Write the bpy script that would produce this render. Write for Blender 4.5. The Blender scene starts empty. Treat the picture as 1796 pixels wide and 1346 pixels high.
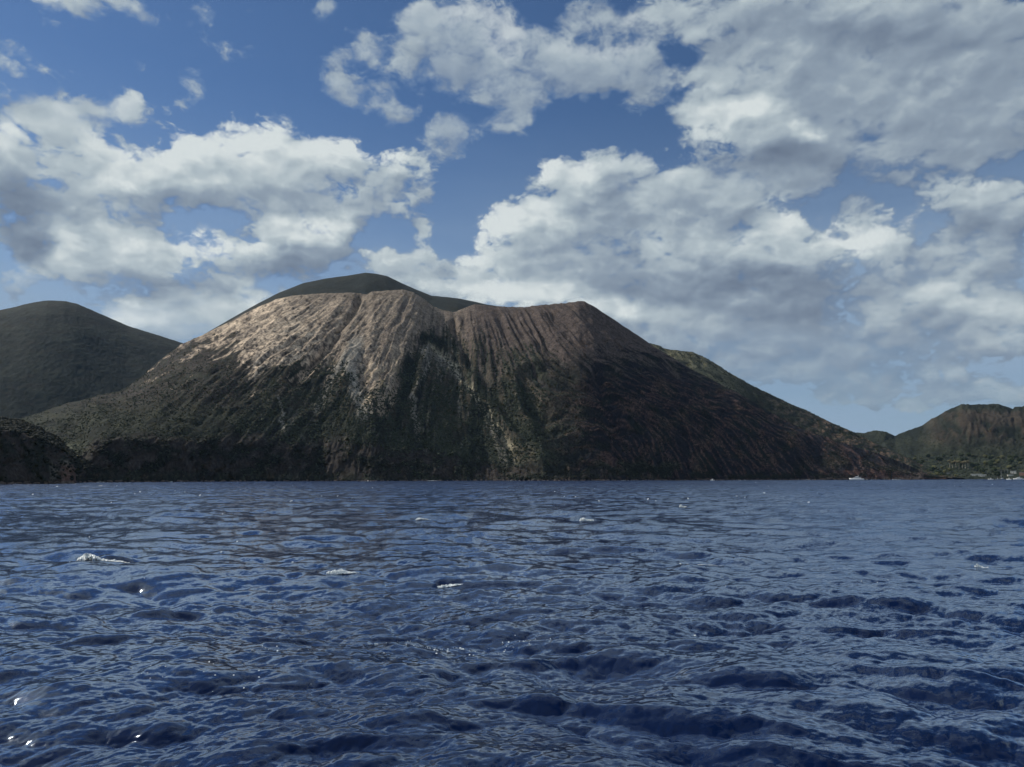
import bpy, math, random
import numpy as np

scene = bpy.context.scene
COL = scene.collection
R = math.radians
rng = np.random.default_rng(7)
random.seed(7)

# ------------------------------------------------------------------ camera
F = 1300.0            # focal length in photograph pixels (1796 wide)
HOR = 837.0           # row of the true horizon
CAM_H = 4.6
PITCH = math.atan((HOR - 673.0) / F)
cam_d = bpy.data.cameras.new("camera")
cam_d.sensor_width = 36.0
cam_d.lens = 36.0 * F / 1796.0
cam_d.clip_start = 0.3
cam_d.clip_end = 60000.0
cam = bpy.data.objects.new("camera", cam_d)
cam.location = (0, 0, CAM_H)
cam.rotation_euler = (math.pi / 2 + PITCH, 0, 0)
COL.objects.link(cam)
scene.camera = cam

CP, SP = math.cos(PITCH), math.sin(PITCH)


def px_dir(px, py):
    """direction of a photograph pixel as (azimuth from +Y towards +X, elevation)"""
    cx = (np.asarray(px, float) - 898.0) / F
    cy = (673.0 - np.asarray(py, float)) / F
    dx, dy, dz = cx, CP - cy * SP, SP + cy * CP
    return np.arctan2(dx, dy), np.arctan2(dz, np.hypot(dx, dy))


def dir_px(az, el):
    dx, dy, dz = np.sin(az) * np.cos(el), np.cos(az) * np.cos(el), np.sin(el)
    f = dy * CP + dz * SP
    f = np.maximum(f, 1e-3)
    u = -dy * SP + dz * CP
    return 898.0 + F * dx / f, 673.0 - F * u / f


# ------------------------------------------------------------------ sun
SUN_AZ, SUN_EL = R(-67), R(40)       # azimuth from +Y, clockwise
S_DIR = np.array([math.sin(SUN_AZ) * math.cos(SUN_EL),
                  math.cos(SUN_AZ) * math.cos(SUN_EL), math.sin(SUN_EL)])
sun_d = bpy.data.lights.new("sun", "SUN")
sun_d.energy = 4.2
sun_d.angle = R(0.6)
sun_d.color = (1.0, 0.93, 0.82)
sun = bpy.data.objects.new("sun", sun_d)
from mathutils import Vector
sun.rotation_euler = Vector(S_DIR).to_track_quat('Z', 'Y').to_euler()
sun.location = (-200, 100, 600)
COL.objects.link(sun)

# ------------------------------------------------------------------ view
scene.view_settings.view_transform = 'Standard'
scene.view_settings.look = 'None'
scene.view_settings.gamma = 1.0
scene.view_settings.exposure = 0.0
scene.view_settings.use_curve_mapping = False
scene.cycles.max_bounces = 6
scene.cycles.diffuse_bounces = 2
scene.cycles.glossy_bounces = 3
scene.cycles.volume_bounces = 0
scene.cycles.transmission_bounces = 2
scene.cycles.use_denoising = True
scene.cycles.use_adaptive_sampling = True
scene.cycles.adaptive_threshold = 0.02
scene.cycles.adaptive_min_samples = 12

# ------------------------------------------------------------------ node helpers
class NT:
    def __init__(self, tree):
        self.t, self.n, self.l = tree, tree.nodes, tree.links

    def put(self, sock, v):
        if isinstance(v, bpy.types.NodeSocket):
            self.l.new(v, sock)
        elif v is not None:
            try:
                sock.default_value = v
            except Exception:
                sock.default_value = (*v, 1.0)

    def math(self, op, a, b=None, c=None, clamp=False):
        n = self.n.new('ShaderNodeMath')
        n.operation, n.use_clamp = op, clamp
        for s, v in zip(n.inputs, (a, b, c)):
            self.put(s, v)
        return n.outputs[0]

    def vec(self, op, a, b=None, c=None, scale=None):
        n = self.n.new('ShaderNodeVectorMath')
        n.operation = op
        for s, v in zip(n.inputs, (a, b, c)):
            self.put(s, v)
        if scale is not None:
            self.put(n.inputs['Scale'], scale)
        return n.outputs['Value'] if op in ('LENGTH', 'DOT_PRODUCT') else n.outputs[0]

    def xyz(self, x, y, z):
        n = self.n.new('ShaderNodeCombineXYZ')
        for s, v in zip(n.inputs, (x, y, z)):
            self.put(s, v)
        return n.outputs[0]

    def sep(self, v):
        n = self.n.new('ShaderNodeSeparateXYZ')
        self.put(n.inputs[0], v)
        return n.outputs

    def noise(self, v, scale, detail=4, rough=0.5, lac=2.0, dist=0.0, color=False):
        n = self.n.new('ShaderNodeTexNoise')
        self.put(n.inputs['Vector'], v)
        for k, x in (('Scale', scale), ('Detail', detail), ('Roughness', rough),
                     ('Lacunarity', lac), ('Distortion', dist)):
            self.put(n.inputs[k], x)
        return n.outputs['Color' if color else 'Fac']

    def voro(self, v, scale, detail=0, rough=0.5, lac=2.0, smooth=None, feature=None):
        n = self.n.new('ShaderNodeTexVoronoi')
        n.feature = feature or ('SMOOTH_F1' if smooth is not None else 'F1')
        self.put(n.inputs['Vector'], v)
        for k, x in (('Scale', scale), ('Detail', detail), ('Roughness', rough), ('Lacunarity', lac)):
            self.put(n.inputs[k], x)
        if smooth is not None:
            self.put(n.inputs['Smoothness'], smooth)
        return n.outputs['Distance']

    def step(self, v, a, b, lo=0.0, hi=1.0, kind='SMOOTHSTEP'):
        n = self.n.new('ShaderNodeMapRange')
        n.interpolation_type = kind
        for s, x in zip(n.inputs, (v, a, b, lo, hi)):
            self.put(s, x)
        return n.outputs[0]

    def mix(self, f, a, b, mode='MIX'):
        n = self.n.new('ShaderNodeMix')
        n.data_type, n.blend_type = 'RGBA', mode
        self.put(n.inputs[0], f)
        self.put(n.inputs[6], a)
        self.put(n.inputs[7], b)
        return n.outputs[2]

    def ramp(self, f, stops, interp='LINEAR'):
        n = self.n.new('ShaderNodeValToRGB')
        n.color_ramp.interpolation = interp
        e = n.color_ramp.elements
        while len(e) > 1:
            e.remove(e[-1])
        e[0].position, e[0].color = stops[0][0], (*stops[0][1], 1)
        for p, c in stops[1:]:
            k = e.new(p)
            k.color = (*c, 1)
        self.put(n.inputs[0], f)
        return n.outputs[0]

    def attr(self, name, out='Color'):
        n = self.n.new('ShaderNodeAttribute')
        n.attribute_name = name
        return n.outputs[out]


def srgb(r, g, b):
    return tuple(((c / 255) / 12.92 if c / 255 <= 0.04045 else ((c / 255 + 0.055) / 1.055) ** 2.4)
                 for c in (r, g, b))


# ------------------------------------------------------------------ world: clear sky + broken cumulus
# The cloud field is laid out over azimuth and elevation: rows every 0.02 rad of elevation,
# each row a curve over azimuth with cloud cover (R), brightness (G) and softness of edge (B).
AZ0, AZ1, EL1, NROW, NCOL = -0.78, 0.78, 0.70, 46, 110
_az = np.linspace(AZ0, AZ1, NCOL)
_el = np.linspace(0.0, EL1, NROW)
AZG, ELG = np.meshgrid(_az, _el)
GX, GY = dir_px(AZG, ELG)
lay = np.zeros((NROW, NCOL, 3))
lay[..., 0], lay[..., 1], lay[..., 2] = 0.16, 0.5, 0.3


def dab(x, y, rx, ry, cov=None, sh=None, soft=None, a=1.0, hard=0.55):
    q = np.sqrt(((GX - x) / rx) ** 2 + ((GY - y) / ry) ** 2)
    t = np.clip((q - hard) / (1.25 - hard), 0, 1)
    w = a * (1 - t * t * (3 - 2 * t))
    for i, v in enumerate((cov, sh, soft)):
        if v is not None:
            lay[..., i] = lay[..., i] * (1 - w) + v * w


# upper left: clear with a few wisps
for (x, y, rx, ry, c, s) in [
        (145, 8, 75, 22, .62, .62), (240, 25, 40, 12, .42, .55), (358, 24, 32, 14, .52, .55), (8, 88, 34, 16, .64, .66),
        (580, 32, 34, 18, .50, .52), (340, 155, 55, 14, .36, .5), (480, 10, 30, 10, .34, .5),
        (600, 95, 22, 12, .44, .5), (655, 85, 30, 22, .55, .56), (570, 150, 26, 22, .60, .6), (635, 160, 40, 24, .58, .58),
        (690, 185, 46, 26, .56, .56), (710, 110, 40, 40, .5, .55)]:
    dab(x, y, rx, ry, c, s, .75, hard=.1)
# wide left bank, upper soft piece
dab(120, 205, 150, 42, .66, .60, .6, hard=.35)
dab(228, 190, 34, 36, .62, .66, .7, hard=.3)
dab(20, 215, 60, 50, .62, .55, .5)
# wide left bank, main body: bright heads, flat grey-white foot
for (x, y, rx, ry, c, s) in [
        (40, 275, 110, 62, .80, .68), (200, 295, 130, 58, .84, .74), (330, 262, 70, 42, .84, .86), (450, 245, 80, 46, .86, .90),
        (340, 310, 150, 52, .86, .74), (480, 305, 150, 56, .86, .74), (590, 268, 80, 42, .82, .82), (690, 290, 80, 46, .76, .74),
        (745, 295, 40, 30, .66, .66), (640, 335, 120, 34, .72, .62), (690, 370, 80, 22, .60, .58), (610, 385, 50, 14, .52, .54)]:
    dab(x, y, rx, ry, c, s, .18, hard=.5)
for (x, y, rx, ry, s, a) in [
        (160, 245, 60, 22, .84, .7), (190, 275, 70, 24, .88, .6), (30, 235, 36, 22, .80, .7), (400, 345, 150, 20, .60, .8),
        (250, 345, 60, 12, .48, .7), (640, 285, 40, 12, .56, .6), (620, 300, 60, 14, .58, .6), (20, 280, 24, 14, .45, .7),
        (15, 260, 16, 14, .80, .8), (540, 275, 60, 22, .82, .6), (470, 220, 50, 18, .97, .8), (330, 225, 50, 16, .95, .7)]:
    dab(x, y, rx, ry, None, s, a=a, hard=.2)
# lower left heap
for (x, y, rx, ry, c, s) in [
        (40, 390, 90, 60, .84, .42), (150, 380, 130, 36, .80, .62), (230, 385, 80, 34, .76, .66), (280, 365, 40, 30, .64, .5), (150, 450, 150, 50, .86, .76),
        (290, 455, 100, 46, .84, .76), (370, 430, 62, 42, .82, .86), (400, 480, 80, 34, .80, .6), (60, 480, 70, 24, .70, .70),
        (330, 505, 130, 22, .74, .5)]:
    dab(x, y, rx, ry, c, s, .2, hard=.5)
for (x, y, rx, ry, s, a) in [
        (20, 370, 60, 70, .20, .9), (40, 430, 50, 30, .22, .8), (110, 425, 42, 26, .95, .8), (190, 395, 40, 18, .84, .6), (150, 400, 26, 14, .34, .7),
        (210, 360, 60, 10, .82, .6), (250, 438, 60, 20, .92, .8), (350, 412, 42, 22, 1.0, .8), (180, 500, 100, 16, .60, .6),
        (300, 512, 120, 12, .42, .6), (25, 478, 30, 12, .85, .6), (260, 395, 36, 20, .6, .5), (390, 470, 50, 20, .56, .6)]:
    dab(x, y, rx, ry, None, s, a=a, hard=.2)
# blue wedge between
dab(375, 383, 62, 13, .12, None, hard=.5)
dab(720, 415, 70, 26, .14, None, hard=.5)
# small cumulus left of the summit
for (x, y, rx, ry, c, s) in [
        (470, 420, 52, 38, .82, .80), (520, 412, 56, 36, .86, .86), (585, 412, 44, 38, .84, .88), (540, 450, 120, 36, .86, .58),
        (640, 450, 46, 28, .74, .62), (700, 458, 52, 28, .70, .62), (752, 410, 24, 28, .70, .66), (755, 450, 30, 22, .58, .6)]:
    dab(x, y, rx, ry, c, s, .14, hard=.5)
for (x, y, rx, ry, s, a) in [
        (505, 392, 50, 20, 1.0, .9), (590, 395, 34, 20, 1.0, .9), (460, 400, 30, 20, .92, .7), (560, 455, 110, 24, .42, .85),
        (620, 430, 34, 26, .48, .8), (500, 470, 100, 14, .36, .8), (745, 400, 18, 14, .82, .7), (690, 475, 60, 16, .44, .7)]:
    dab(x, y, rx, ry, None, s, a=a, hard=.2)
dab(470, 402, 30, 22, .86, .9, .1)
dab(530, 396, 60, 20, .88, 1.0, .1)
dab(590, 398, 36, 22, .86, 1.0, .1)
# low white band over the skyline
for (x, y, rx, ry, c, s, so) in [
        (730, 500, 110, 30, .74, .66, .4), (860, 500, 130, 40, .80, .70, .3), (950, 520, 120, 20, .80, .86, .2),
        (480, 520, 50, 20, .60, .66, .5), (360, 545, 130, 32, .56, .52, .8), (230, 570, 120, 30, .55, .52, .9),
        (120, 545, 70, 16, .42, .46, .8), (450, 560, 80, 30, .6, .55, .8), (20, 515, 30, 20, .2, .4, .6)]:
    dab(x, y, rx, ry, c, s, so, hard=.4)
# upper middle torn cloud
for (x, y, rx, ry, c, s) in [
        (745, 40, 46, 28, .64, .62), (820, 15, 90, 34, .70, .62), (860, 60, 90, 60, .74, .70), (930, 100, 110, 60, .76, .62),
        (800, 110, 56, 56, .58, .56), (900, 150, 90, 46, .72, .62), (1010, 130, 90, 50, .76, .58), (1090, 60, 80, 60, .74, .62),
        (1120, 130, 70, 36, .68, .58), (880, 215, 70, 34, .68, .58), (800, 220, 44, 26, .52, .54), (805, 262, 24, 16, .5, .54),
        (1020, 40, 40, 30, .60, .52), (1090, 100, 60, 40, .74, .66), (930, 195, 40, 24, .64, .6)]:
    dab(x, y, rx, ry, c - .11, s, .95, hard=.4)
for (x, y, rx, ry, s, a) in [
        (880, 70, 50, 40, .86, .8), (840, 15, 50, 14, .72, .5), (930, 130, 60, 16, .48, .6), (1060, 90, 60, 18, .80, .6),
        (770, 50, 24, 14, .74, .6), (1000, 95, 60, 16, .72, .6)]:
    dab(x, y, rx, ry, None, s, a=a, hard=.2)
# grey veil over the upper right
for (x, y, rx, ry, c, s) in [
        (1230, 30, 120, 40, .82, .52), (1400, 40, 190, 60, .86, .42), (1620, 40, 230, 80, .88, .44), (1330, 120, 150, 60, .82, .56),
        (1500, 160, 190, 80, .84, .52), (1700, 160, 170, 90, .86, .52), (1250, 200, 90, 60, .76, .54), (1600, 260, 230, 46, .78, .50),
        (1480, 270, 150, 50, .80, .54), (1130, 175, 60, 26, .66, .52), (1720, 250, 110, 60, .8, .52)]:
    dab(x, y, rx, ry, c, s, .55, hard=.45)
for (x, y, rx, ry, s, a) in [
        (1480, 55, 130, 18, .26, .7), (1640, 70, 160, 22, .32, .6), (1350, 30, 90, 24, .36, .6), (1370, 100, 90, 18, .68, .7),
        (1560, 15, 90, 20, .52, .5), (1720, 60, 70, 30, .54, .6), (1250, 145, 90, 20, .70, .6), (1600, 190, 160, 24, .58, .6),
        (1660, 120, 160, 20, .44, .5), (1770, 190, 60, 30, .60, .5), (1500, 120, 60, 14, .60, .5)]:
    dab(x, y, rx, ry, None, s, a=a, hard=.2)
# holes of blue in it
for (x, y, rx, ry, c) in [
        (1195, 75, 62, 20, .16), (1270, 66, 34, 14, .18), (1180, 95, 40, 14, .2), (1060, 48, 40, 22, .34), (1110, 8, 46, 16, .26), (1510, 78, 34, 20, .40),
        (1540, 105, 20, 20, .42), (1070, 190, 100, 34, .14), (1020, 240, 120, 44, .12), (1150, 215, 50, 30, .16), (880, 305, 70, 60, .13),
        (820, 350, 60, 50, .13), (1090, 160, 22, 12, .4), (985, 75, 30, 22, .4), (940, 262, 80, 34, .14)]:
    dab(x, y, rx, ry, c, None, .4, hard=.4)
# right-hand mass
for (x, y, rx, ry, c, s, so) in [
        (960, 305, 40, 34, .74, .76, .25), (1020, 320, 60, 44, .80, .72, .3), (1100, 300, 80, 50, .80, .60, .4),
        (890, 400, 60, 50, .84, .88, .14), (950, 390, 80, 56, .86, .76, .2), (1010, 400, 90, 60, .86, .60, .3),
        (870, 460, 80, 50, .84, .74, .2), (1000, 470, 120, 60, .86, .60, .3), (1120, 380, 120, 70, .86, .58, .3),
        (1220, 340, 120, 60, .84, .56, .4), (1130, 480, 140, 60, .86, .50, .3), (1240, 430, 120, 60, .86, .64, .25),
        (1370, 390, 70, 46, .84, .72, .14), (1380, 440, 130, 60, .88, .76, .18), (1490, 430, 90, 46, .84, .76, .16),
        (1560, 450, 50, 34, .74, .66, .25), (1300, 500, 220, 34, .86, .34, .3), (1420, 300, 150, 34, .72, .52, .5),
        (1340, 320, 100, 26, .70, .55, .5), (1200, 530, 240, 40, .82, .44, .4), (1450, 540, 240, 34, .80, .42, .4),
        (1300, 575, 180, 30, .78, .46, .5), (1180, 580, 120, 40, .76, .58, .5), (1400, 600, 150, 24, .66, .50, .6)]:
    dab(x, y, rx, ry, c, s, so, hard=.5)
for (x, y, rx, ry, s, a) in [
        (970, 290, 26, 18, .84, .6), (1030, 312, 34, 22, .92, .8), (1080, 345, 56, 24, .34, .8), (1130, 355, 24, 20, .80, .6),
        (930, 330, 40, 14, .52, .5), (880, 385, 44, 26, 1.0, .8), (960, 392, 50, 20, .96, .7), (1000, 410, 30, 12, .9, .5),
        (920, 440, 50, 14, .54, .6), (960, 455, 60, 16, .72, .6), (1090, 440, 60, 22, .42, .6), (1150, 430, 26, 30, .82, .7),
        (1240, 430, 44, 18, .88, .8), (1200, 470, 70, 20, .50, .6), (1260, 475, 60, 16, .26, .7), (1370, 370, 40, 22, .82, .7),
        (1400, 405, 60, 18, .92, .7), (1330, 450, 40, 30, .70, .5), (1500, 420, 44, 26, .92, .8), (1450, 440, 40, 24, .66, .5),
        (1330, 495, 160, 16, .20, .8), (1150, 510, 120, 14, .34, .7), (1480, 480, 70, 12, .42, .6), (1300, 520, 90, 10, .64, .7),
        (1340, 552, 150, 12, .24, .7), (1560, 555, 80, 12, .34, .7), (1120, 555, 80, 14, .70, .6), (1220, 575, 60, 12, .74, .5), (1060, 530, 60, 14, .60, .6)]:
    dab(x, y, rx, ry, None, s, a=a, hard=.2)
# bright puff with a dark foot
for (x, y, rx, ry, c, s) in [(1290, 210, 90, 44, .88, .84), (1340, 240, 90, 46, .90, .66), (1240, 225, 50, 40, .84, .82), (1400, 230, 34, 34, .84, .8)]:
    dab(x, y, rx, ry, c, s, .14, hard=.5)
for (x, y, rx, ry, s, a) in [(1310, 190, 60, 22, 1.0, .9), (1250, 215, 44, 26, .95, .7), (1395, 205, 20, 14, .98, .8), (1310, 235, 60, 18, .72, .6),
                             (1380, 265, 70, 26, .26, .9), (1330, 285, 110, 14, .22, .8), (1450, 298, 50, 10, .28, .7)]:
    dab(x, y, rx, ry, None, s, a=a, hard=.2)
# far right pieces
for (x, y, rx, ry, c, s, so) in [
        (1540, 330, 100, 26, .52, .46, .7), (1640, 350, 60, 36, .80, .62, .2), (1720, 345, 70, 36, .84, .68, .18), (1790, 350, 50, 34, .80, .64, .2),
        (1720, 395, 100, 26, .78, .46, .4), (1560, 390, 50, 24, .68, .66, .3), (1500, 370, 50, 22, .52, .5, .6), (1650, 440, 80, 26, .66, .52, .5),
        (1740, 445, 80, 36, .76, .56, .4), (1620, 500, 110, 40, .72, .54, .5), (1640, 545, 120, 40, .80, .66, .3), (1740, 540, 90, 50, .82, .70, .25),
        (1560, 580, 90, 20, .66, .50, .5), (1720, 595, 110, 12, .72, .60, .4)]:
    dab(x, y, rx, ry, c, s, so, hard=.5)
for (x, y, rx, ry, s, a) in [
        (1730, 325, 60, 16, .84, .8), (1650, 330, 40, 14, .78, .6), (1560, 382, 34, 14, .84, .7), (1740, 410, 90, 14, .32, .7),
        (1735, 440, 40, 14, .72, .6), (1650, 510, 60, 12, .84, .7), (1620, 560, 60, 20, .38, .6), (1770, 555, 40, 26, .84, .7),
        (1700, 592, 100, 6, .88, .8), (1720, 606, 110, 7, .26, .8), (1780, 480, 50, 20, .46, .5), (1580, 570, 34, 14, .72, .6)]:
    dab(x, y, rx, ry, None, s, a=a, hard=.2)
for (x, y, rx, ry, c) in [(1590, 300, 110, 13, .22), (1750, 300, 60, 12, .2), (1440, 350, 50, 14, .26), (1640, 392, 34, 22, .24), (1610, 430, 30, 26, .3), (1460, 385, 44, 16, .2),
                          (930, 505, 50, 9, .3)]:
    dab(x, y, rx, ry, c, None, .4, hard=.35)
# pale clear air low on the right with faint scraps
dab(1560, 660, 300, 46, .20, .4, .8, hard=.5)
dab(1350, 650, 130, 30, .50, .42, .95, hard=.3)
for (x, y, rx, ry, c, s) in [(1650, 652, 46, 14, .54, .62), (1745, 668, 34, 10, .50, .6), (1590, 622, 60, 10, .46, .5), (1480, 640, 50, 14, .46, .45),
                             (1730, 625, 60, 10, .5, .5), (1570, 715, 26, 6, .44, .6), (1680, 700, 120, 20, .40, .42), (1300, 640, 70, 30, .52, .5)]:
    dab(x, y, rx, ry, c, s, .8, hard=.2)

for (x, y, rx, ry, c, s_, so) in [(270, 555, 170, 34, .86, .78, .7), (420, 540, 120, 28, .88, .84, .5), (330, 590, 120, 20, .74, .70, .9), (470, 515, 60, 18, .84, .82, .5), (60, 515, 80, 12, .40, .5, .9),
                                 (1250, 600, 220, 26, .78, .56, .8), (1480, 610, 220, 18, .66, .52, .9), (1330, 645, 150, 22, .74, .60, .9), (1470, 668, 110, 20, .66, .56, 1.0), (1560, 700, 160, 16, .58, .54, 1.0), (1720, 690, 120, 18, .62, .56, 1.0),
                                 (1660, 612, 200, 14, .66, .50, .8), (1650, 652, 60, 14, .70, .66, .7), (1745, 668, 44, 10, .66, .64, .7), (1200, 560, 120, 30, .80, .62, .5),
                                 (860, 505, 170, 30, .86, .74, .3), (960, 525, 180, 20, .90, 1.0, .2), (1060, 545, 120, 18, .86, .86, .3), (860, 520, 100, 20, .9, 1.0, .2), (720, 505, 120, 24, .82, .70, .3),
                                 (750, 412, 24, 30, .86, .74, .3), (700, 455, 60, 28, .84, .62, .3), (640, 160, 50, 30, .58, .6, 1.0), (585, 150, 30, 28, .64, .62, .9),
                                 (600, 95, 30, 14, .52, .55, 1.0), (655, 85, 40, 24, .58, .58, 1.0), (580, 32, 40, 18, .64, .55, .9), (358, 24, 36, 15, .66, .58, .9),
                                 (120, 8, 80, 16, .78, .66, .6), (185, 20, 50, 16, .74, .64, .7), (8, 88, 30, 16, .8, .7, .5), (800, 110, 60, 60, .60, .56, 1.0), (800, 225, 60, 34, .58, .55, 1.0),
                                 (1040, 50, 70, 30, .70, .56, .9)]:
    dab(x, y, rx, ry, c, s_, so, hard=.3)
dab(500, 396, 60, 24, .96, .98, .1, hard=.4)
dab(590, 394, 46, 26, .96, .98, .1, hard=.4)
dab(545, 440, 100, 26, .94, .50, .1, hard=.4)
dab(560, 366, 150, 12, .80, .62, .3)

# relief from the cover itself: edges towards the sun (up and left) brighten, feet darken
_c = lay[..., 0]


def _blur(a, n=1):
    for _ in range(n):
        p = np.pad(a, 1, mode='edge')
        a = (p[:-2, 1:-1] + p[2:, 1:-1] + p[1:-1, :-2] + p[1:-1, 2:] + 2 * a) / 6
    return a


_cb = _blur(np.clip(_c, .2, .9), 2)
_sh = np.roll(_cb, (-2, 1), (0, 1))
_sh[-2:] = _cb[-2:]
lay[..., 1] += 0.42 * np.clip(_cb - _sh, -.5, .5)
lay[..., 0] = _blur(np.where(_c < .43, .43 - (.43 - _c) * 1.7, .43 + (_c - .43) * 1.25), 1)

world = bpy.data.worlds.new("World")
scene.world = world
world.use_nodes = True
wt = NT(world.node_tree)
wt.n.clear()
gen = wt.n.new('ShaderNodeTexCoord').outputs['Generated']
SKY_STR = 0.06


def cloud_world():
    gx, gy, gz = wt.sep(gen)
    # the direction is bent by noise before the layout is read, so outlines break up
    w1 = wt.noise(wt.vec('MULTIPLY', gen, (1, 1, 1.5)), 9.0, 5, 0.62, color=True)
    wx, wy, _ = wt.sep(w1)
    az0 = wt.math('ARCTAN2', gx, gy)
    el0 = wt.math('ARCSINE', gz)
    az = wt.math('ADD', az0, wt.math('MULTIPLY', wt.math('SUBTRACT', wx, 0.5), 0.075))
    el = wt.math('ADD', el0, wt.math('MULTIPLY', wt.math('SUBTRACT', wy, 0.5), 0.055))
    u = wt.math('MULTIPLY', wt.math('SUBTRACT', az, AZ0), 1.0 / (AZ1 - AZ0), clamp=True)
    v = wt.math('MULTIPLY', el, (NROW - 1) / EL1)
    v = wt.math('MINIMUM', wt.math('MAXIMUM', v, 0.0), NROW - 1.001)
    uv = wt.xyz(u, u, u)
    acc = None
    for i in range(NROW):
        c = wt.n.new('ShaderNodeVectorCurve')
        m = c.mapping
        m.use_clip = False
        for k in range(3):
            cu = m.curves[k]
            cu.points[0].location = (0.0, float(lay[i, 0, k]))
            cu.points[1].location = (1.0, float(lay[i, -1, k]))
            for j in range(1, NCOL - 1):
                cu.points.new(j / (NCOL - 1), float(lay[i, j, k]))
        m.update()
        wt.put(c.inputs['Fac'], 1.0)
        wt.put(c.inputs['Vector'], uv)
        if acc is None:
            acc = c.outputs[0]
            continue
        n = wt.n.new('ShaderNodeMix')
        n.data_type, n.clamp_factor = 'VECTOR', True
        wt.put(n.inputs[0], wt.math('SUBTRACT', v, float(i - 1)))
        wt.put(n.inputs[4], acc)
        wt.put(n.inputs[5], c.outputs[0])
        acc = n.outputs[1]
    # outside the mapped sector broken cover goes on, made brighter for the sea's reflections
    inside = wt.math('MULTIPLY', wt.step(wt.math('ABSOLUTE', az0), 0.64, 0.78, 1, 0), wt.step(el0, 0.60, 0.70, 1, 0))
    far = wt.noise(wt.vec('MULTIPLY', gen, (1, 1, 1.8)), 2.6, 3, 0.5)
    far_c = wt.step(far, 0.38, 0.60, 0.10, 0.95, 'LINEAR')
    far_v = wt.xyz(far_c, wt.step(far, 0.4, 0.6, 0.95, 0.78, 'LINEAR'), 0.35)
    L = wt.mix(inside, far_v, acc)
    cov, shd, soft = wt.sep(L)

    # cloud relief, evaluated here and a step towards the sun
    g = bpy.data.node_groups.new("cloud_relief", 'ShaderNodeTree')
    g.interface.new_socket("V", in_out='INPUT', socket_type='NodeSocketVector')
    g.interface.new_socket("F", in_out='OUTPUT', socket_type='NodeSocketFloat')
    gt = NT(g)
    gi, go = gt.n.new('NodeGroupInput'), gt.n.new('NodeGroupOutput')
    vv = gi.outputs[0]
    n1 = gt.noise(vv, 10.0, 3, 0.5)
    b1 = gt.voro(vv, 17.0, 1.6, 0.5, 2.3)
    f = gt.math('ADD', gt.math('MULTIPLY', n1, 0.62), gt.math('MULTIPLY', gt.math('SUBTRACT', 0.75, b1), 0.30))
    gt.l.new(f, go.inputs[0])
    wv = wt.noise(wt.vec('MULTIPLY', gen, (1, 1, 1.55)), 22.0, 3, 0.55, color=True)
    pv = wt.vec('ADD', wt.vec('MULTIPLY', gen, (1, 1, 1.55)), wt.vec('SCALE', wt.vec('SUBTRACT', wv, (.5, .5, .5)), scale=0.035))

    def relief(v):
        n = wt.n.new('ShaderNodeGroup')
        n.node_tree = g
        wt.l.new(v, n.inputs[0])
        return n.outputs[0]

    f0 = relief(pv)
    step = 0.016
    f1 = relief(wt.vec('ADD', pv, (-0.45 * step, -0.1 * step, 1.0 * step)))
    fb = wt.math('SUBTRACT', wt.noise(pv, 24.0, 8, 0.66), 0.5)
    bil = wt.math('MULTIPLY', wt.math('SUBTRACT', 0.42, wt.voro(pv, 44.0, 2.5, 0.55, 2.2)), 0.32)
    fine = wt.math('ADD', wt.math('MULTIPLY', fb, 0.8), wt.math('MULTIPLY', bil, wt.step(soft, 0.1, 0.6, 1.0, 0.2, 'LINEAR')))
    FM = 0.28
    amp = wt.step(soft, 0.0, 1.0, 1.7, 1.9, 'LINEAR')
    d = wt.math('ADD', cov, wt.math('MULTIPLY', wt.math('SUBTRACT', f0, FM), amp))
    d = wt.math('ADD', d, wt.math('MULTIPLY', fine, wt.step(soft, 0.0, 1.0, 1.2, 2.6, 'LINEAR')))
    width = wt.step(soft, 0.0, 1.0, 0.17, 0.48, 'LINEAR')
    alpha = wt.step(d, wt.math('SUBTRACT', 0.28, width), wt.math('ADD', 0.31, width))
    alpha = wt.math('MULTIPLY', alpha, wt.step(soft, 0.5, 1.0, 1.0, 0.78, 'LINEAR'))
    veil = wt.math('MULTIPLY', wt.step(el0, 0.50, 0.15, 0.0, 0.92), wt.step(wt.noise(wt.vec('MULTIPLY', gen, (1, 1, 4.0)), 3.0, 4, 0.55), 0.25, 0.7, 0.6, 1.0))
    alpha = wt.math('MAXIMUM', alpha, veil)
    rel = wt.math('SUBTRACT', f0, f1)
    relk = wt.step(soft, 0.0, 1.0, 1.35, 0.7, 'LINEAR')
    edge = wt.step(d, 0.4, 0.9, 0.05, -0.02)
    sh = wt.math('ADD', wt.math('MULTIPLY_ADD', shd, 1.2, -0.10), wt.math('MULTIPLY', rel, relk))
    sh = wt.math('ADD', sh, edge)
    sh = wt.math('ADD', sh, wt.math('MULTIPLY', fine, 0.50))
    colr = wt.ramp(sh, [(0.0, srgb(104, 118, 138)), (0.25, srgb(121, 136, 154)), (0.5, srgb(142, 157, 172)),
                        (0.75, srgb(176, 189, 196)), (1.0, srgb(212, 220, 221))])
    # where only the thin low veil is left it is pale blue-grey
    colr = wt.mix(wt.step(d, 0.10, 0.32, 1.0, 0.0), colr, (*srgb(146, 168, 191), 1))
    return alpha, colr, el0, gz


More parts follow.
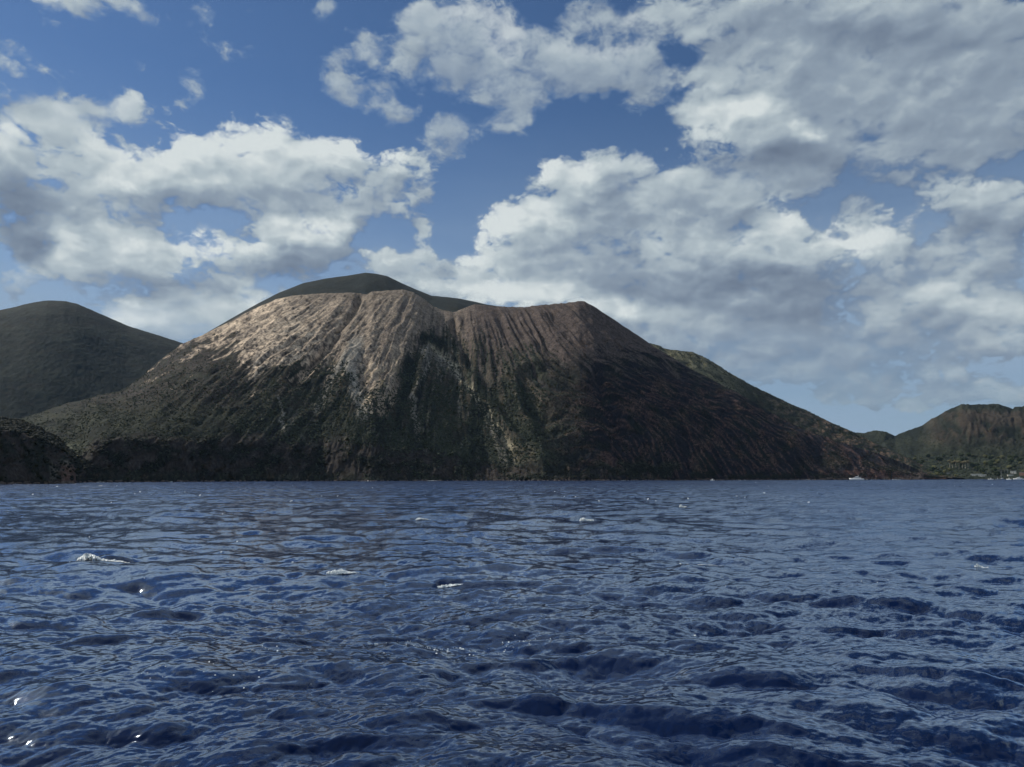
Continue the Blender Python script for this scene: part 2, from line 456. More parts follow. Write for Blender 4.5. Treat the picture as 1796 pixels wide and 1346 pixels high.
alpha, ccol, el0, gz = cloud_world()
sky = wt.n.new('ShaderNodeTexSky')
sky.sky_type = 'NISHITA'
sky.sun_disc = False
sky.sun_elevation = SUN_EL
sky.sun_rotation = SUN_AZ
sky.air_density = 1.0
sky.dust_density = 0.1
sky.ozone_density = 2.0
bg_sky = wt.n.new('ShaderNodeBackground')
wt.l.new(wt.vec('MULTIPLY', sky.outputs[0], (0.80, 1.0, 1.22)), bg_sky.inputs[0])
bg_sky.inputs[1].default_value = SKY_STR
bg_cl = wt.n.new('ShaderNodeBackground')
wt.l.new(ccol, bg_cl.inputs[0])
bg_cl.inputs[1].default_value = 1.0
mixw = wt.n.new('ShaderNodeMixShader')
wt.l.new(alpha, mixw.inputs[0])
wt.l.new(bg_sky.outputs[0], mixw.inputs[1])
wt.l.new(bg_cl.outputs[0], mixw.inputs[2])
wo = wt.n.new('ShaderNodeOutputWorld')
wt.l.new(mixw.outputs[0], wo.inputs[0])
world.cycles.sampling_method = 'MANUAL'
world.cycles.sample_map_resolution = 512

# ------------------------------------------------------------------ numpy noise
_perm = rng.permutation(4096).astype(np.int64)
_gang = rng.random(4096) * 2 * np.pi
_GX, _GY = np.cos(_gang), np.sin(_gang)


def gnoise(x, y, seed=0):
    """gradient noise, about -0.7..0.7"""
    xi, yi = np.floor(x).astype(np.int64), np.floor(y).astype(np.int64)
    fx, fy = x - xi, y - yi
    ux, uy = fx * fx * fx * (fx * (fx * 6 - 15) + 10), fy * fy * fy * (fy * (fy * 6 - 15) + 10)

    def g(ix, iy, dx, dy):
        h = _perm[(_perm[(ix + seed * 37) & 4095] + iy) & 4095]
        return _GX[h] * dx + _GY[h] * dy
    a = g(xi, yi, fx, fy)
    b = g(xi + 1, yi, fx - 1, fy)
    c = g(xi, yi + 1, fx, fy - 1)
    d = g(xi + 1, yi + 1, fx - 1, fy - 1)
    return (a + (b - a) * ux) * (1 - uy) + (c + (d - c) * ux) * uy


def fbm(x, y, oct=5, rough=0.5, seed=0, ridged=False):
    s, a, t = 0.0, 1.0, 0.0
    for i in range(oct):
        n = gnoise(x, y, seed + i * 3)
        if ridged:
            n = 0.5 - np.abs(n) * 1.6
        s = s + a * n
        t += a
        a *= rough
        x, y = x * 2.03 + 11.3, y * 2.03 + 5.7
    return s / t


def sstep(a, b, x):
    t = np.clip((x - a) / (b - a), 0, 1)
    return t * t * (3 - 2 * t)


def lerp(a, b, t):
    return a + (b - a) * t


def tag(o, label=None, cat=None, group=None, kind=None):
    if label:
        o["label"] = label
    if cat:
        o["category"] = cat
    if group:
        o["group"] = group
    if kind:
        o["kind"] = kind
    return o


def grid_mesh(name, X, Y, Z, attrs=None, wrap=False, smooth=True, extra=None):
    """regular grid of vertices (rows, cols) as one mesh; attrs: name -> (rows, cols, k)"""
    nr, nc = X.shape
    co = np.stack([X, Y, Z], -1).reshape(-1, 3).astype(np.float32)
    idx = np.arange(nr * nc).reshape(nr, nc)
    if wrap:
        nx = np.roll(idx, -1, axis=1)
        q = np.stack([idx[:-1], nx[:-1], nx[1:], idx[1:]], -1).reshape(-1, 4)
    else:
        q = np.stack([idx[:-1, :-1], idx[:-1, 1:], idx[1:, 1:], idx[1:, :-1]], -1).reshape(-1, 4)
    return fast_mesh(name, co, q, attrs, smooth)


def fast_mesh(name, co, q, attrs=None, smooth=True):
    me = bpy.data.meshes.new(name)
    k = q.shape[1]
    me.vertices.add(len(co))
    me.vertices.foreach_set('co', np.ascontiguousarray(co, np.float32).ravel())
    me.loops.add(q.size)
    me.loops.foreach_set('vertex_index', q.astype(np.int32).ravel())
    me.polygons.add(len(q))
    me.polygons.foreach_set('loop_start', np.arange(0, q.size, k, dtype=np.int32))
    me.polygons.foreach_set('loop_total', np.full(len(q), k, np.int32))
    if smooth:
        me.polygons.foreach_set('use_smooth', np.ones(len(q), bool))
    me.update(calc_edges=True)
    for an, av in (attrs or {}).items():
        av = np.asarray(av, np.float32)
        if av.shape[-1] == 3:
            av = np.concatenate([av, np.ones(av.shape[:-1] + (1,), np.float32)], -1)
            a = me.color_attributes.new(an, 'FLOAT_COLOR', 'POINT')
            a.data.foreach_set('color', av.reshape(-1))
        else:
            a = me.attributes.new(an, 'FLOAT', 'POINT')
            a.data.foreach_set('value', av.reshape(-1))
    return me


def link(name, me, mat=None, parent=None):
    o = bpy.data.objects.new(name, me)
    COL.objects.link(o)
    if mat and not me.materials:
        me.materials.append(mat)
    if parent:
        o.parent = parent
    return o


def new_mat(name):
    m = bpy.data.materials.new(name)
    m.use_nodes = True
    t = NT(m.node_tree)
    t.n.clear()
    p = t.n.new('ShaderNodeBsdfPrincipled')
    o = t.n.new('ShaderNodeOutputMaterial')
    t.l.new(p.outputs[0], o.inputs[0])
    return m, t, p, o


def plain_mat(name, col, rough=0.7, spec=0.3, var=0.15, scale=0.4):
    m, t, p, o = new_mat(name)
    pos = t.n.new('ShaderNodeNewGeometry').outputs['Position']
    n = t.noise(pos, scale, 3, 0.6)
    f = t.step(n, 0.3, 0.7, 1 - var, 1 + var, 'LINEAR')
    t.put(p.inputs['Base Color'], t.vec('SCALE', tuple(col), scale=f))
    p.inputs['Roughness'].default_value = rough
    p.inputs['Specular IOR Level'].default_value = spec
    return m


def xy_at(px, d):
    """ground point (x, y) at photograph column px and distance d"""
    az, _ = px_dir(px, HOR)
    return d * np.sin(az), d * np.cos(az)


def z_at(px, py, d):
    _, el = px_dir(px, py)
    return CAM_H + d * np.tan(el)


def pts(p):
    p = np.array(p, float)
    return lambda x: np.interp(x, p[:, 0], p[:, 1])

# ------------------------------------------------------------------ sea
def fft_tile(L, N, wind, kmin, kmax, slope_rms, spread, seed, peak=None, power=3.6):
    r = np.random.default_rng(seed)
    k1 = np.fft.fftfreq(N, 1.0 / N) * 2 * np.pi / L
    KX, KY = np.meshgrid(k1, k1)
    K = np.hypot(KX, KY)
    K[0, 0] = 1
    c = (KX * wind[0] + KY * wind[1]) / K
    S = K ** (-power) * (np.abs(c) ** spread + 0.04) * np.where(c < 0, 0.35, 1.0)
    if peak:
        S = S * np.exp(-1.25 * (peak / K) ** 2)
    S = S * (K > kmin) * np.exp(-(K / kmax) ** 4)
    S[0, 0] = 0
    H = (r.normal(size=(N, N)) + 1j * r.normal(size=(N, N))) * np.sqrt(S)
    h = np.fft.ifft2(H)
    sx = np.fft.ifft2(1j * KX * H).real
    sy = np.fft.ifft2(1j * KY * H).real
    s = slope_rms / math.sqrt((sx ** 2 + sy ** 2).mean())
    dx = np.fft.ifft2(-1j * KX / K * H).real * s
    dy = np.fft.ifft2(-1j * KY / K * H).real * s
    return (h.real * s).astype(np.float32), dx.astype(np.float32), dy.astype(np.float32), L, N


def tile_at(tile, x, y, ang=0.0, off=(0, 0)):
    h, dx, dy, L, N = tile
    ca, sa = math.cos(ang), math.sin(ang)
    u = ((x * ca + y * sa + off[0]) / L * N)
    v = ((-x * sa + y * ca + off[1]) / L * N)
    ui, vi = np.floor(u).astype(np.int64), np.floor(v).astype(np.int64)
    fu, fv = (u - ui).astype(np.float32), (v - vi).astype(np.float32)
    u0, v0, u1, v1 = ui % N, vi % N, (ui + 1) % N, (vi + 1) % N

    def s(a):
        return (a[v0, u0] * (1 - fu) + a[v0, u1] * fu) * (1 - fv) + (a[v1, u0] * (1 - fu) + a[v1, u1] * fu) * fv
    H, DX, DY = s(h), s(dx), s(dy)
    return H, DX * ca - DY * sa, DX * sa + DY * ca


WIND = (-0.30, -0.954)
T1 = fft_tile(211.0, 1024, WIND, 2 * np.pi / 60, 2 * np.pi / 0.8, 0.155, 1.8, 5, peak=2 * np.pi / 9.0, power=3.6)
T0 = fft_tile(397.0, 512, WIND, 2 * np.pi / 80, 2 * np.pi / 9.0, 0.062, 4.0, 15, peak=2 * np.pi / 20.0, power=4.0)
T2 = fft_tile(37.0, 1024, WIND, 2 * np.pi / 3.0, 2 * np.pi / 0.09, 0.27, 1.3, 9, power=3.7)


def sea_point(px, py):
    """world x, y of the mean sea level under a photograph pixel"""
    az, el = px_dir(px, py)
    d = CAM_H / np.tan(-el)
    return d * np.sin(az), d * np.cos(az), d


# single larger crests: photograph column and row, length and height in metres, turn of the crest, depth of the face
CRESTS = [(940, 1178, 3.4, .30, .10, .55), (1010, 1262, 2.6, .22, -.12, .42), (1640, 1222, 2.6, .26, .05, .45), (1600, 1106, 2.8, .22, .08, .5), (600, 1330, 1.9, .20, -.15, .38),
          (186, 984, 1.5, .42, .1, .8), (604, 1008, 1.2, .30, .05, .6), (790, 1019, 1.0, .26, .0, .55), (1030, 917, 1.6, .4, .0, .9), (760, 1288, 1.2, .12, .05, .3), (1120, 1132, 2.0, .16, .0, .4), (480, 1140, 1.6, .20, .1, .36), 
          (1670, 1042, 2.4, .22, .05, .5), (1300, 1292, 1.9, .15, .15, .36), (300, 1075, 3.0, .18, .1, .5), (1480, 1060, 3.2, .16, .0, .6), (860, 975, 4.0, .2, .05, .8),
          (1150, 968, 5.0, .24, .0, .9), (640, 1120, 2.2, .16, .1, .45), (1450, 1340, 2.0, .16, .05, .36), (200, 1150, 2.6, .14, .05, .45), (1250, 1215, 2.2, .14, .1, .4)]


def big_crests(x, y):
    s = np.zeros(np.shape(x), np.float32)
    for px, py, ln, A_, ang, w in CRESTS:
        A_, w = A_ * .85, w * .62
        cx, cy, d = sea_point(px, py)
        az = float(px_dir(px, py)[0])
        dx, dy = x - cx, y - cy
        u = dx * math.cos(az) - dy * math.sin(az)
        v = dx * math.sin(az) + dy * math.cos(az)
        u, v = u * math.cos(ang) + v * math.sin(ang), -u * math.sin(ang) + v * math.cos(ang)
        near = (np.abs(u) < 3.2 * ln) & (np.abs(v) < 9 * w)
        if not near.any():
            continue
        un, vn = u[near], v[near]
        vn = vn + 0.5 * w * np.sin(un * 2.3 / ln + px) + 0.3 * w * np.sin(un * 6.1 / ln + py) + 0.12 * (un / ln) ** 2 * w
        prof = np.where(vn < 0, np.exp(-(vn / w) ** 2), np.exp(-(vn / (2.6 * w)) ** 2))
        s[near] += A_ * np.exp(-(un / ln) ** 2 * 1.3) * prof
    return s


def sea_surface(x, y, d):
    """wave height and choppy offset at world points; fine waves fade where the mesh is too coarse for them"""
    h1, x1, y1 = tile_at(T1, x, y)
    h0, x0_, y0_ = tile_at(T0, x, y, 0.15, (31.0, 12.0))
    h2, x2, y2 = tile_at(T2, x, y, 0.6, (3.1, 7.7))
    gust = 0.75 + 0.9 * fbm(x / 38.0, y / 38.0, 3, 0.5, 71)
    f2 = np.clip(110.0 / d, 0, 1) * np.clip(gust, 0.35, 1.5)
    f1 = np.clip(900.0 / d, 0, 1)
    return h0 + h1 * f1 + h2 * f2 + big_crests(x, y), x0_ * 1.2 + x1 * f1 * 1.45 + x2 * f2 * 0.9, y0_ * 1.2 + y1 * f1 * 1.45 + y2 * f2 * 0.9


# azimuths: fine inside the field of view, coarse round the back
xs = np.linspace(-50, 1846, 1000)
az_f, _ = px_dir(xs, HOR)
az_s = np.concatenate([az_f, np.linspace(az_f[-1], 2 * math.pi + az_f[0], 80)[1:-1]])
dd = [0.6, 2.0, 4.0, 6.5, 8.5, 10.0, 10.8]
while dd[-1] < 12000:
    d_ = dd[-1]
    s_px = 1.0 * d_ * d_ / (CAM_H * F)          # one photograph row
    dd.append(d_ + (min(s_px, 1.05) if d_ < 430 else min(s_px, 3.4) if d_ < 900 else min(s_px, 400)))
dd = np.array(dd)
A, D = np.meshgrid(az_s, dd)
X0, Y0 = D * np.sin(A), D * np.cos(A)
h, ox, oy = sea_surface(X0, Y0, np.maximum(D, 1))
fine = np.abs(A) < 0.8
calm = sstep(1.0, 12.0, D) * np.where(fine | (A > 2 * math.pi - 0.8), 1, 0.5)
# the sheltered water off the right-hand shore is calmer
SX, SY = X0 + ox * calm, Y0 + oy * calm
SZ = h * calm
sea_me = grid_mesh("water", SX, SY, SZ, {"far": D[..., None]}, wrap=True)

m_water, t, p, o = new_mat("sea_water")
geo = t.n.new('ShaderNodeNewGeometry')
pos = geo.outputs['Position']
far = t.attr('far', 'Fac')
# ripples as slopes added to the surface normal (finer than the mesh carries)
px_, py_, pz_ = t.sep(pos)
rot = t.xyz(t.math('ADD', t.math('MULTIPLY', px_, 0.55), t.math('MULTIPLY', py_, 0.16)),
            t.math('SUBTRACT', t.math('MULTIPLY', py_, 1.0), t.math('MULTIPLY', px_, 0.29)), 0.0)
kfar = t.step(far, 12.0, 420.0, 0.0, 1.0, 'LINEAR')
n_a = t.vec('SUBTRACT', t.noise(rot, 9.0, 4, 0.62, color=True), (.5, .5, .5))
n_b = t.vec('SUBTRACT', t.noise(rot, 0.62, 4, 0.62, color=True), (.5, .5, .5))
sl = t.vec('ADD', t.vec('SCALE', n_a, scale=t.step(kfar, 0, 1, 0.34, 0.8, 'LINEAR')), t.vec('SCALE', n_b, scale=t.step(kfar, 0, 1, 0.0, 2.1, 'LINEAR')))
# gusts: long patches of rougher and smoother water
gust = t.noise(t.vec('MULTIPLY', rot, (0.022, 0.060, 0.0)), 1.0, 4, 0.6)
gsc = t.step(gust, 0.34, 0.66, 0.35, 1.8, 'LINEAR')
sl = t.vec('MULTIPLY', t.vec('SCALE', sl, scale=gsc), (0.75, 1.25, 0.0))
nrm = t.vec('NORMALIZE', t.vec('ADD', geo.outputs['Normal'], sl))
big = t.noise(pos, 0.012, 3, 0.5)
bcol = (t.mix(t.step(big, 0.35, 0.65), (0.0020, 0.0082, 0.038, 1), (0.0026, 0.0105, 0.046, 1)))
rgh = (t.step(kfar, 0, 1, 0.13, 0.22, 'LINEAR'))
t.n.remove(p)
body = t.n.new('ShaderNodeBsdfDiffuse')
t.put(body.inputs['Color'], bcol)
t.put(body.inputs['Normal'], nrm)
gl = t.n.new('ShaderNodeBsdfGlossy')
gl.inputs['Color'].default_value = (0.74, 0.85, 1.0, 1)
t.put(gl.inputs['Roughness'], rgh)
t.put(gl.inputs['Normal'], nrm)
fr = t.n.new('ShaderNodeFresnel')
fr.inputs['IOR'].default_value = 1.34
t.put(fr.inputs['Normal'], nrm)
mx = t.n.new('ShaderNodeMixShader')
# steep wind waves hide their own far slopes, so the mirror never reaches full strength at grazing view
t.put(mx.inputs[0], t.math('MINIMUM', t.math('MAXIMUM', t.math('MULTIPLY_ADD', fr.outputs[0], 2.6, -0.055), 0.012), t.step(kfar, 0, 1, 0.60, 0.37, 'LINEAR')))
t.l.new(body.outputs[0], mx.inputs[1])
t.l.new(gl.outputs[0], mx.inputs[2])
t.l.new(mx.outputs[0], o.inputs[0])
sea = link("water", sea_me, m_water)
tag(sea, "choppy deep blue sea with short steep waves, filling the whole foreground", kind="structure")

# ------------------------------------------------------------------ land
land_mats = {}


def land_material(name, grain=0.06, amp=0.35, bump=1.6):
    m, t, p, o = new_mat(name)
    pos = t.n.new('ShaderNodeNewGeometry').outputs['Position']
    c = t.attr('tone')
    n1 = t.noise(pos, grain, 6, 0.65)
    n2 = t.noise(t.vec('MULTIPLY', pos, (1, 1, 0.35)), grain * 5, 4, 0.6)
    f = t.math('MULTIPLY', t.step(n1, 0.25, 0.75, 1 - amp, 1 + amp, 'LINEAR'), t.step(n2, 0.3, 0.7, 1 - amp * 1.3, 1 + amp * 1.3, 'LINEAR'))
    t.put(p.inputs['Base Color'], t.vec('SCALE', c, scale=f))
    p.inputs['Roughness'].default_value = 0.95
    p.inputs['Specular IOR Level'].default_value = 0.08
    b = t.n.new('ShaderNodeBump')
    b.inputs['Strength'].default_value = 0.9
    b.inputs['Distance'].default_value = bump
    t.l.new(t.math('ADD', n1, t.math('MULTIPLY', n2, 0.5)), b.inputs['Height'])
    t.l.new(b.outputs[0], p.inputs['Normal'])
    return m


ASH_PALE = np.array([.55, .44, .33])
ASH_TAN = np.array([.215, .178, .142])
ASH_BROWN = np.array([.080, .063, .057])
ROCK = np.array([.075, .065, .06])
ROCK_GREY = np.array([.20, .185, .16])
ROCK_RED = np.array([.085, .050, .042])
LAVA_SHADE = np.array([.012, .012, .016])  # lava black, lowered further to stand in for deep shade
SCRUB = np.array([.018, .023, .018])
SCRUB_LT = np.array([.052, .058, .042])
GRASS = np.array([.070, .076, .052])
SOIL = np.array([.12, .095, .075])


def blend(c, col, w):
    return c + (col - c) * w[..., None]


def seg_dist(X, Y, poly):
    """distance in px to a polyline and the parameter 0..1 along it"""
    best, par = np.full(X.shape, 1e9), np.zeros(X.shape)
    n = len(poly) - 1
    for i in range(n):
        (ax, ay), (bx, by) = poly[i], poly[i + 1]
        ux, uy = bx - ax, by - ay
        tt = np.clip(((X - ax) * ux + (Y - ay) * uy) / (ux * ux + uy * uy), 0, 1)
        dd_ = np.hypot(X - ax - tt * ux, Y - ay - tt * uy)
        k = dd_ < best
        best = np.where(k, dd_, best)
        par = np.where(k, (i + tt) / n, par)
    return best, par


def slope_sheet(name, x0, x1, step, nrow, skyline, d_shore, d_top, crest=None, crest_in=25.0, q=1.3, back=200.0, back_drop=0.55,
                base_z=-1.5, nback=14, foot_y=None):
    """a hillside: from its foot at d_shore over an optional cliff crest up to the skyline at d_top, then down behind"""
    xs = np.arange(x0, x1 + step, step, dtype=float)
    ds, dt = d_shore(xs), d_top(xs)
    zt = z_at(xs, skyline(xs), dt)
    if foot_y is not None:
        zf = z_at(xs, foot_y(xs), ds)
    else:
        zf = np.full_like(xs, base_z)
    qq = q(xs) if callable(q) else np.full_like(xs, q)
    az, _ = px_dir(xs, HOR)
    tv = np.concatenate([np.linspace(0, 1, nrow), 1 + np.linspace(0, 1, nback + 1)[1:] ** 1.3])
    T, XS = np.meshgrid(tv, xs, indexing='ij')
    DS, DT, ZT, ZF, Q, AZ = (np.broadcast_to(a, T.shape) for a in (ds, dt, zt, zf, qq, az))
    Dm = np.where(T <= 1, DS + (DT - DS) * T, DT + back * (T - 1))
    if crest is not None:
        dc = crest_in(xs) if callable(crest_in) else np.full_like(xs, crest_in)
        zc = z_at(xs, crest(xs), ds + dc)
        DC, ZC = np.broadcast_to(dc, T.shape), np.broadcast_to(zc, T.shape)
        # a sixth of the rows go into the cliff
        tc = 0.2
        Dm = np.where(T <= tc, DS + DC * (T / tc), np.where(T <= 1, DS + DC + (DT - DS - DC) * ((T - tc) / (1 - tc)), Dm))
        a = np.clip((Dm - DS) / DC, 0, 1)
        b = np.clip((Dm - DS - DC) / (DT - DS - DC), 0, 1)
        Z = np.where(Dm <= DS + DC, ZF + (ZC - ZF) * a ** 0.75, ZC + (ZT - ZC) * (1 - (1 - b) ** Q))
        t_cl = a
    else:
        b = np.clip((Dm - DS) / (DT - DS), 0, 1)
        Z = ZF + (ZT - ZF) * (1 - (1 - b) ** Q)
        t_cl = np.ones_like(b)
    bt = np.clip(T - 1, 0, 1)
    Z = np.where(T > 1, ZT - back * bt * back_drop * (0.35 + 0.65 * bt), Z)
    Xw, Yw = Dm * np.sin(AZ), Dm * np.cos(AZ)
    el = np.arctan2(Z - CAM_H, Dm)
    PX, PY = dir_px(AZ, el)
    return dict(X=Xw, Y=Yw, Z=Z, D=Dm, T=T, XS=XS, PX=PX, PY=PY, b=b, cliff=t_cl, front=T <= 1, AZ=AZ)


def finish(s, name, tone, mat, label, **kw):
    me = grid_mesh(name, s['X'], s['Y'], s['Z'], {"tone": np.clip(tone, 0.004, 0.9), **kw})
    o = link(name, me, mat)
    tag(o, label, kind="structure")
    return o


def seal(s, ends=True):
    """push the outermost rows and columns under the sea or ground"""
    s['Z'][-1, :] = np.minimum(s['Z'][-1, :], -3)


# ---- the volcano
sky_v = pts([(-160, 760), (0, 742), (60, 728), (100, 715), (150, 702), (200, 690), (230, 668), (260, 641), (305, 607), (350, 584), (400, 559), (440, 538),
             (470, 525), (500, 518), (560, 514), (620, 513), (634, 517), (645, 511), (700, 508), (718, 512), (738, 524), (755, 537), (775, 545), (795, 548),
             (808, 542), (830, 534), (880, 538), (920, 539), (960, 535), (995, 532), (1018, 528), (1030, 530), (1045, 537), (1080, 560), (1120, 586),
             (1150, 606), (1172, 620), (1201, 637), (1246, 662), (1277, 679), (1315, 699), (1373, 732), (1422, 758), (1478, 776), (1530, 792),
             (1570, 806), (1600, 818), (1620, 828), (1640, 836), (1660, 838)])
shore_v = pts([(-160, 700), (100, 700), (150, 720), (300, 760), (450, 820), (560, 850), (650, 830), (760, 880), (850, 930), (950, 900), (1050, 960),
               (1200, 1080), (1300, 1150), (1400, 1270), (1500, 1390), (1580, 1480), (1660, 1600)])
top_v = pts([(-160, 1500), (100, 1480), (250, 1470), (400, 1430), (550, 1400), (640, 1385), (700, 1378), (760, 1398), (800, 1405), (850, 1395), (1020, 1400),
             (1100, 1440), (1200, 1480), (1300, 1530), (1400, 1580), (1500, 1620), (1600, 1660), (1660, 1700)])
crest_v = pts([(-160, 812), (110, 810), (128, 806), (140, 803), (150, 790), (160, 779), (181, 773), (240, 771), (300, 775), (380, 776), (450, 777), (560, 786),
               (620, 782), (700, 800), (760, 806), (850, 822), (900, 826), (1000, 829), (1040, 820), (1100, 815), (1180, 821), (1250, 832), (1400, 834), (1450, 828), (1520, 824), (1600, 831), (1660, 838)])
cin_v = pts([(-160, 30), (140, 34), (400, 34), (700, 46), (900, 26), (1660, 26)])
q_v = pts([(-160, 1.5), (200, 1.5), (420, 1.25), (520, 1.12), (700, 1.08), (1000, 1.12), (1100, 1.25), (1300, 1.5), (1660, 1.5)])
V = slope_sheet("volcano", -160, 1660, 1.8, 330, sky_v, shore_v, top_v, crest_v, cin_v, q_v, back=260.0, back_drop=0.5)
PX, PY, b = V['PX'], V['PY'], V['b']

# fan of run-off lines from the summit
ax_, ay_ = 800.0, 370.0
warp = 10 * fbm(PX / 110, PY / 110, 3, 0.5, 3) + 7 * fbm(PX / 34, PY / 30, 3, 0.6, 4)
bend = 170 * sstep(880, 1120, PX) * sstep(590, 780, PY)      # on the right the ribs run more nearly straight down
phi = np.arctan2(PX - ax_ + warp - bend, PY - ay_)
rho = np.hypot(PX - ax_, (PY - ay_)) / 100.0
ridg = lambda k, l, sd, o=3: fbm(phi * k, rho * l, o, 0.55, sd, ridged=True)
g_big = ridg(7, 0.5, 11, 2)
g_mid = ridg(19, 0.7, 21, 3)
g_fin = ridg(52, 1.5, 31, 3)
up = sstep(0.0, 0.16, 1 - b) * V['front']            # no gullies cut through the rim itself
body = sstep(0.02, 0.22, b)
right = sstep(830, 960, PX)
left = sstep(640, 420, PX)
amp_big = (12 + 8 * right - 3 * left) * up * body
amp_mid = (8.0 + 4 * right) * (0.25 + 0.75 * up) * (0.4 + .6 * body)
amp_fin = (2.7 + 1.2 * right) * (0.45 + 0.55 * up)
vary = 0.45 + 1.1 * sstep(-.3, .35, fbm(PX / 55, PY / 45, 3, .55, 15))
vary2 = 0.4 + 1.2 * sstep(-.3, .35, fbm(PX / 90, PY / 70, 3, .55, 16))
amp_fin, amp_mid = amp_fin * vary, amp_mid * vary2
dz = (g_big - 0.2) * amp_big + (g_mid - 0.2) * amp_mid + (g_fin - 0.2) * amp_fin
rough_n = fbm(V['X'] / 26, V['Y'] / 26, 5, 0.55, 41)
crag = fbm(V['X'] / 38, V['Y'] / 38, 5, .6, 47, ridged=True)
dz += (crag - .2) * 6.0 * up * sstep(-.2, .2, fbm(PX / 70, PY / 50, 2, .5, 48)) + rough_n * (3.0 + 2.5 * right) * (0.3 + 0.7 * up)
# strata and buttresses on the sea cliffs
cl = V['cliff'] < 1
cl_n = fbm(V['X'] / 16, V['Z'] / 40 + V['X'] / 60, 4, 0.55, 51, ridged=True)
cl_m = sstep(0.0, 0.25, V['cliff']) * (V['cliff'] < 1) + sstep(0.05, 0.0, b) * (V['cliff'] >= 1)


def carve(poly, w0, w1, depth, wob=8):
    """groove along a polyline (photograph pixels on the slope)"""
    wx = PX + wob * fbm(PX / 40, PY / 40, 3, 0.5, 61)
    dist, par = seg_dist(wx, PY, poly)
    w = lerp(w0, w1, par)
    return np.exp(-(dist / w) ** 2) * depth * sstep(0, .05, par) * sstep(1, .93, par)


GROOVE = carve([(634, 514), (622, 540), (604, 562), (585, 590), (562, 618), (535, 648), (505, 680)], 6, 10, 17.0, 4)
SCAR = carve([(738, 590), (728, 625), (716, 655), (712, 690), (735, 745), (742, 790)], 17, 14, 11.0, 16)
SCAR2 = carve([(760, 600), (800, 640), (835, 690), (865, 735), (893, 775), (905, 820)], 8, 9, 10.0, 14)
SCAR3 = carve([(790, 560), (805, 590), (830, 640), (880, 700), (920, 760)], 6, 14, 10.0)
BOWL = carve([(925, 640), (940, 690), (955, 730), (965, 775)], 20, 28, 18.0, 20)
G4 = carve([(700, 640), (690, 700), (700, 760)], 5, 10, 8.0)
G5 = carve([(1040, 640), (1060, 700), (1085, 770)], 8, 14, 12.0)
dz -= GROOVE + SCAR + SCAR2 + SCAR3 + BOWL + G4 + G5
dz += carve([(752, 600), (742, 640), (728, 680), (728, 720)], 9, 9, 3.0, 14) + carve([(610, 600), (600, 660), (620, 720)], 14, 12, 6)
V['Z'] = V['Z'] + dz * np.where(V['front'], 1, 0.3) * sstep(-0.0, 0.1, V['cliff'])
# cliffs are set in and out along the shore
push = (cl_n - 0.2) * 16 * cl_m
V['X'] = V['X'] + push * np.sin(V['AZ'])
V['Y'] = V['Y'] + push * np.cos(V['AZ'])
V['Z'][0, :] = -2.5
V['Z'][:, 0] = -3
V['Z'][:, -1] = -3
seal(V)

# --- colours of the ground (what it is made of, with some sun and shade put in)
streak = fbm(phi * 70, rho * 2.0, 4, 0.6, 81)
streak2 = fbm(phi * 28, rho * 1.2, 4, 0.55, 91)
speck = fbm(PX / 3.2, PY / 2.6, 3, 0.6, 101)
patch = fbm(PX / 38, PY / 26, 5, 0.55, 111)
ash_low = pts([(200, 640), (300, 618), (360, 604), (410, 592), (424, 640), (445, 660), (500, 640), (560, 632), (600, 655), (640, 690), (680, 690), (702, 665), (712, 625), (735, 592),
               (800, 592), (830, 610), (880, 618), (960, 622), (1020, 634), (1100, 632), (1170, 628), (1250, 650), (1700, 700)])
edge_v = ash_low(PX) + 105 * streak + 60 * streak2 + 22 * patch
fin_s = fbm(phi * 140, rho * 3.5, 3, 0.6, 85)
ash = sstep(16, -16, PY - edge_v + 60 * fin_s + 30 * speck)
tone = np.broadcast_to(SCRUB, PX.shape + (3,)).copy()
veg_n = sstep(-0.12, 0.22, patch + 0.5 * speck)
tone = blend(tone, SCRUB_LT, veg_n * 0.8)
tone = blend(tone, SOIL * .75, sstep(.16, .36, g_mid + .2 * speck) * .5 * sstep(300, 460, PX) * sstep(.02, .25, b))
tone = blend(tone, LAVA_SHADE, sstep(.10, -.06, g_mid) * .6)  # gully bottoms darkened, shade put into the colour
# grass and thin scrub low on the left flank
lf = sstep(560, 330, PX) * sstep(0.03, .1, b)
tone = blend(tone, GRASS, lf * sstep(-0.25, 0.3, fbm(PX / 60, PY / 9, 4, 0.55, 121) + .25 * speck) * 0.45)
tone = blend(tone, np.array([.058, .048, .045]), sstep(470, 410, PX) * sstep(735, 695, PY + 20 * patch) * sstep(-0.15, 0.15, speck + patch * .6) * .95)
tone = blend(tone, ASH_PALE * .6, sstep(450, 380, PX) * sstep(710, 680, PY) * sstep(.25, .4, streak + .5 * speck))
# bare ribs between the scrub
ribs = sstep(0.10, 0.34, streak2 + 0.6 * streak + 0.2 * speck)
tone = blend(tone, ROCK_GREY, ribs * 0.5 * sstep(420, 560, PX) * sstep(900, 800, PX))
tone = blend(tone, SOIL, ribs * 0.4 * sstep(800, 900, PX) * sstep(1040, 980, PX))
# dark lava and shrub cover on the right, blackened further for its shade
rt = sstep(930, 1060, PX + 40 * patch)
dk = blend(np.broadcast_to(LAVA_SHADE, PX.shape + (3,)).copy(), SCRUB * .75, sstep(-.1, .25, patch))
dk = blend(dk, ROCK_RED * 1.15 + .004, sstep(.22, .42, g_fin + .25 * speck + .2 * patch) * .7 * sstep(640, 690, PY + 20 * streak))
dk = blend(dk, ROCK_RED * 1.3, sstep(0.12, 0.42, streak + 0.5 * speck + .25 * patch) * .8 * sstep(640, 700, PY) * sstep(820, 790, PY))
tone = tone + (dk - tone) * rt[..., None]
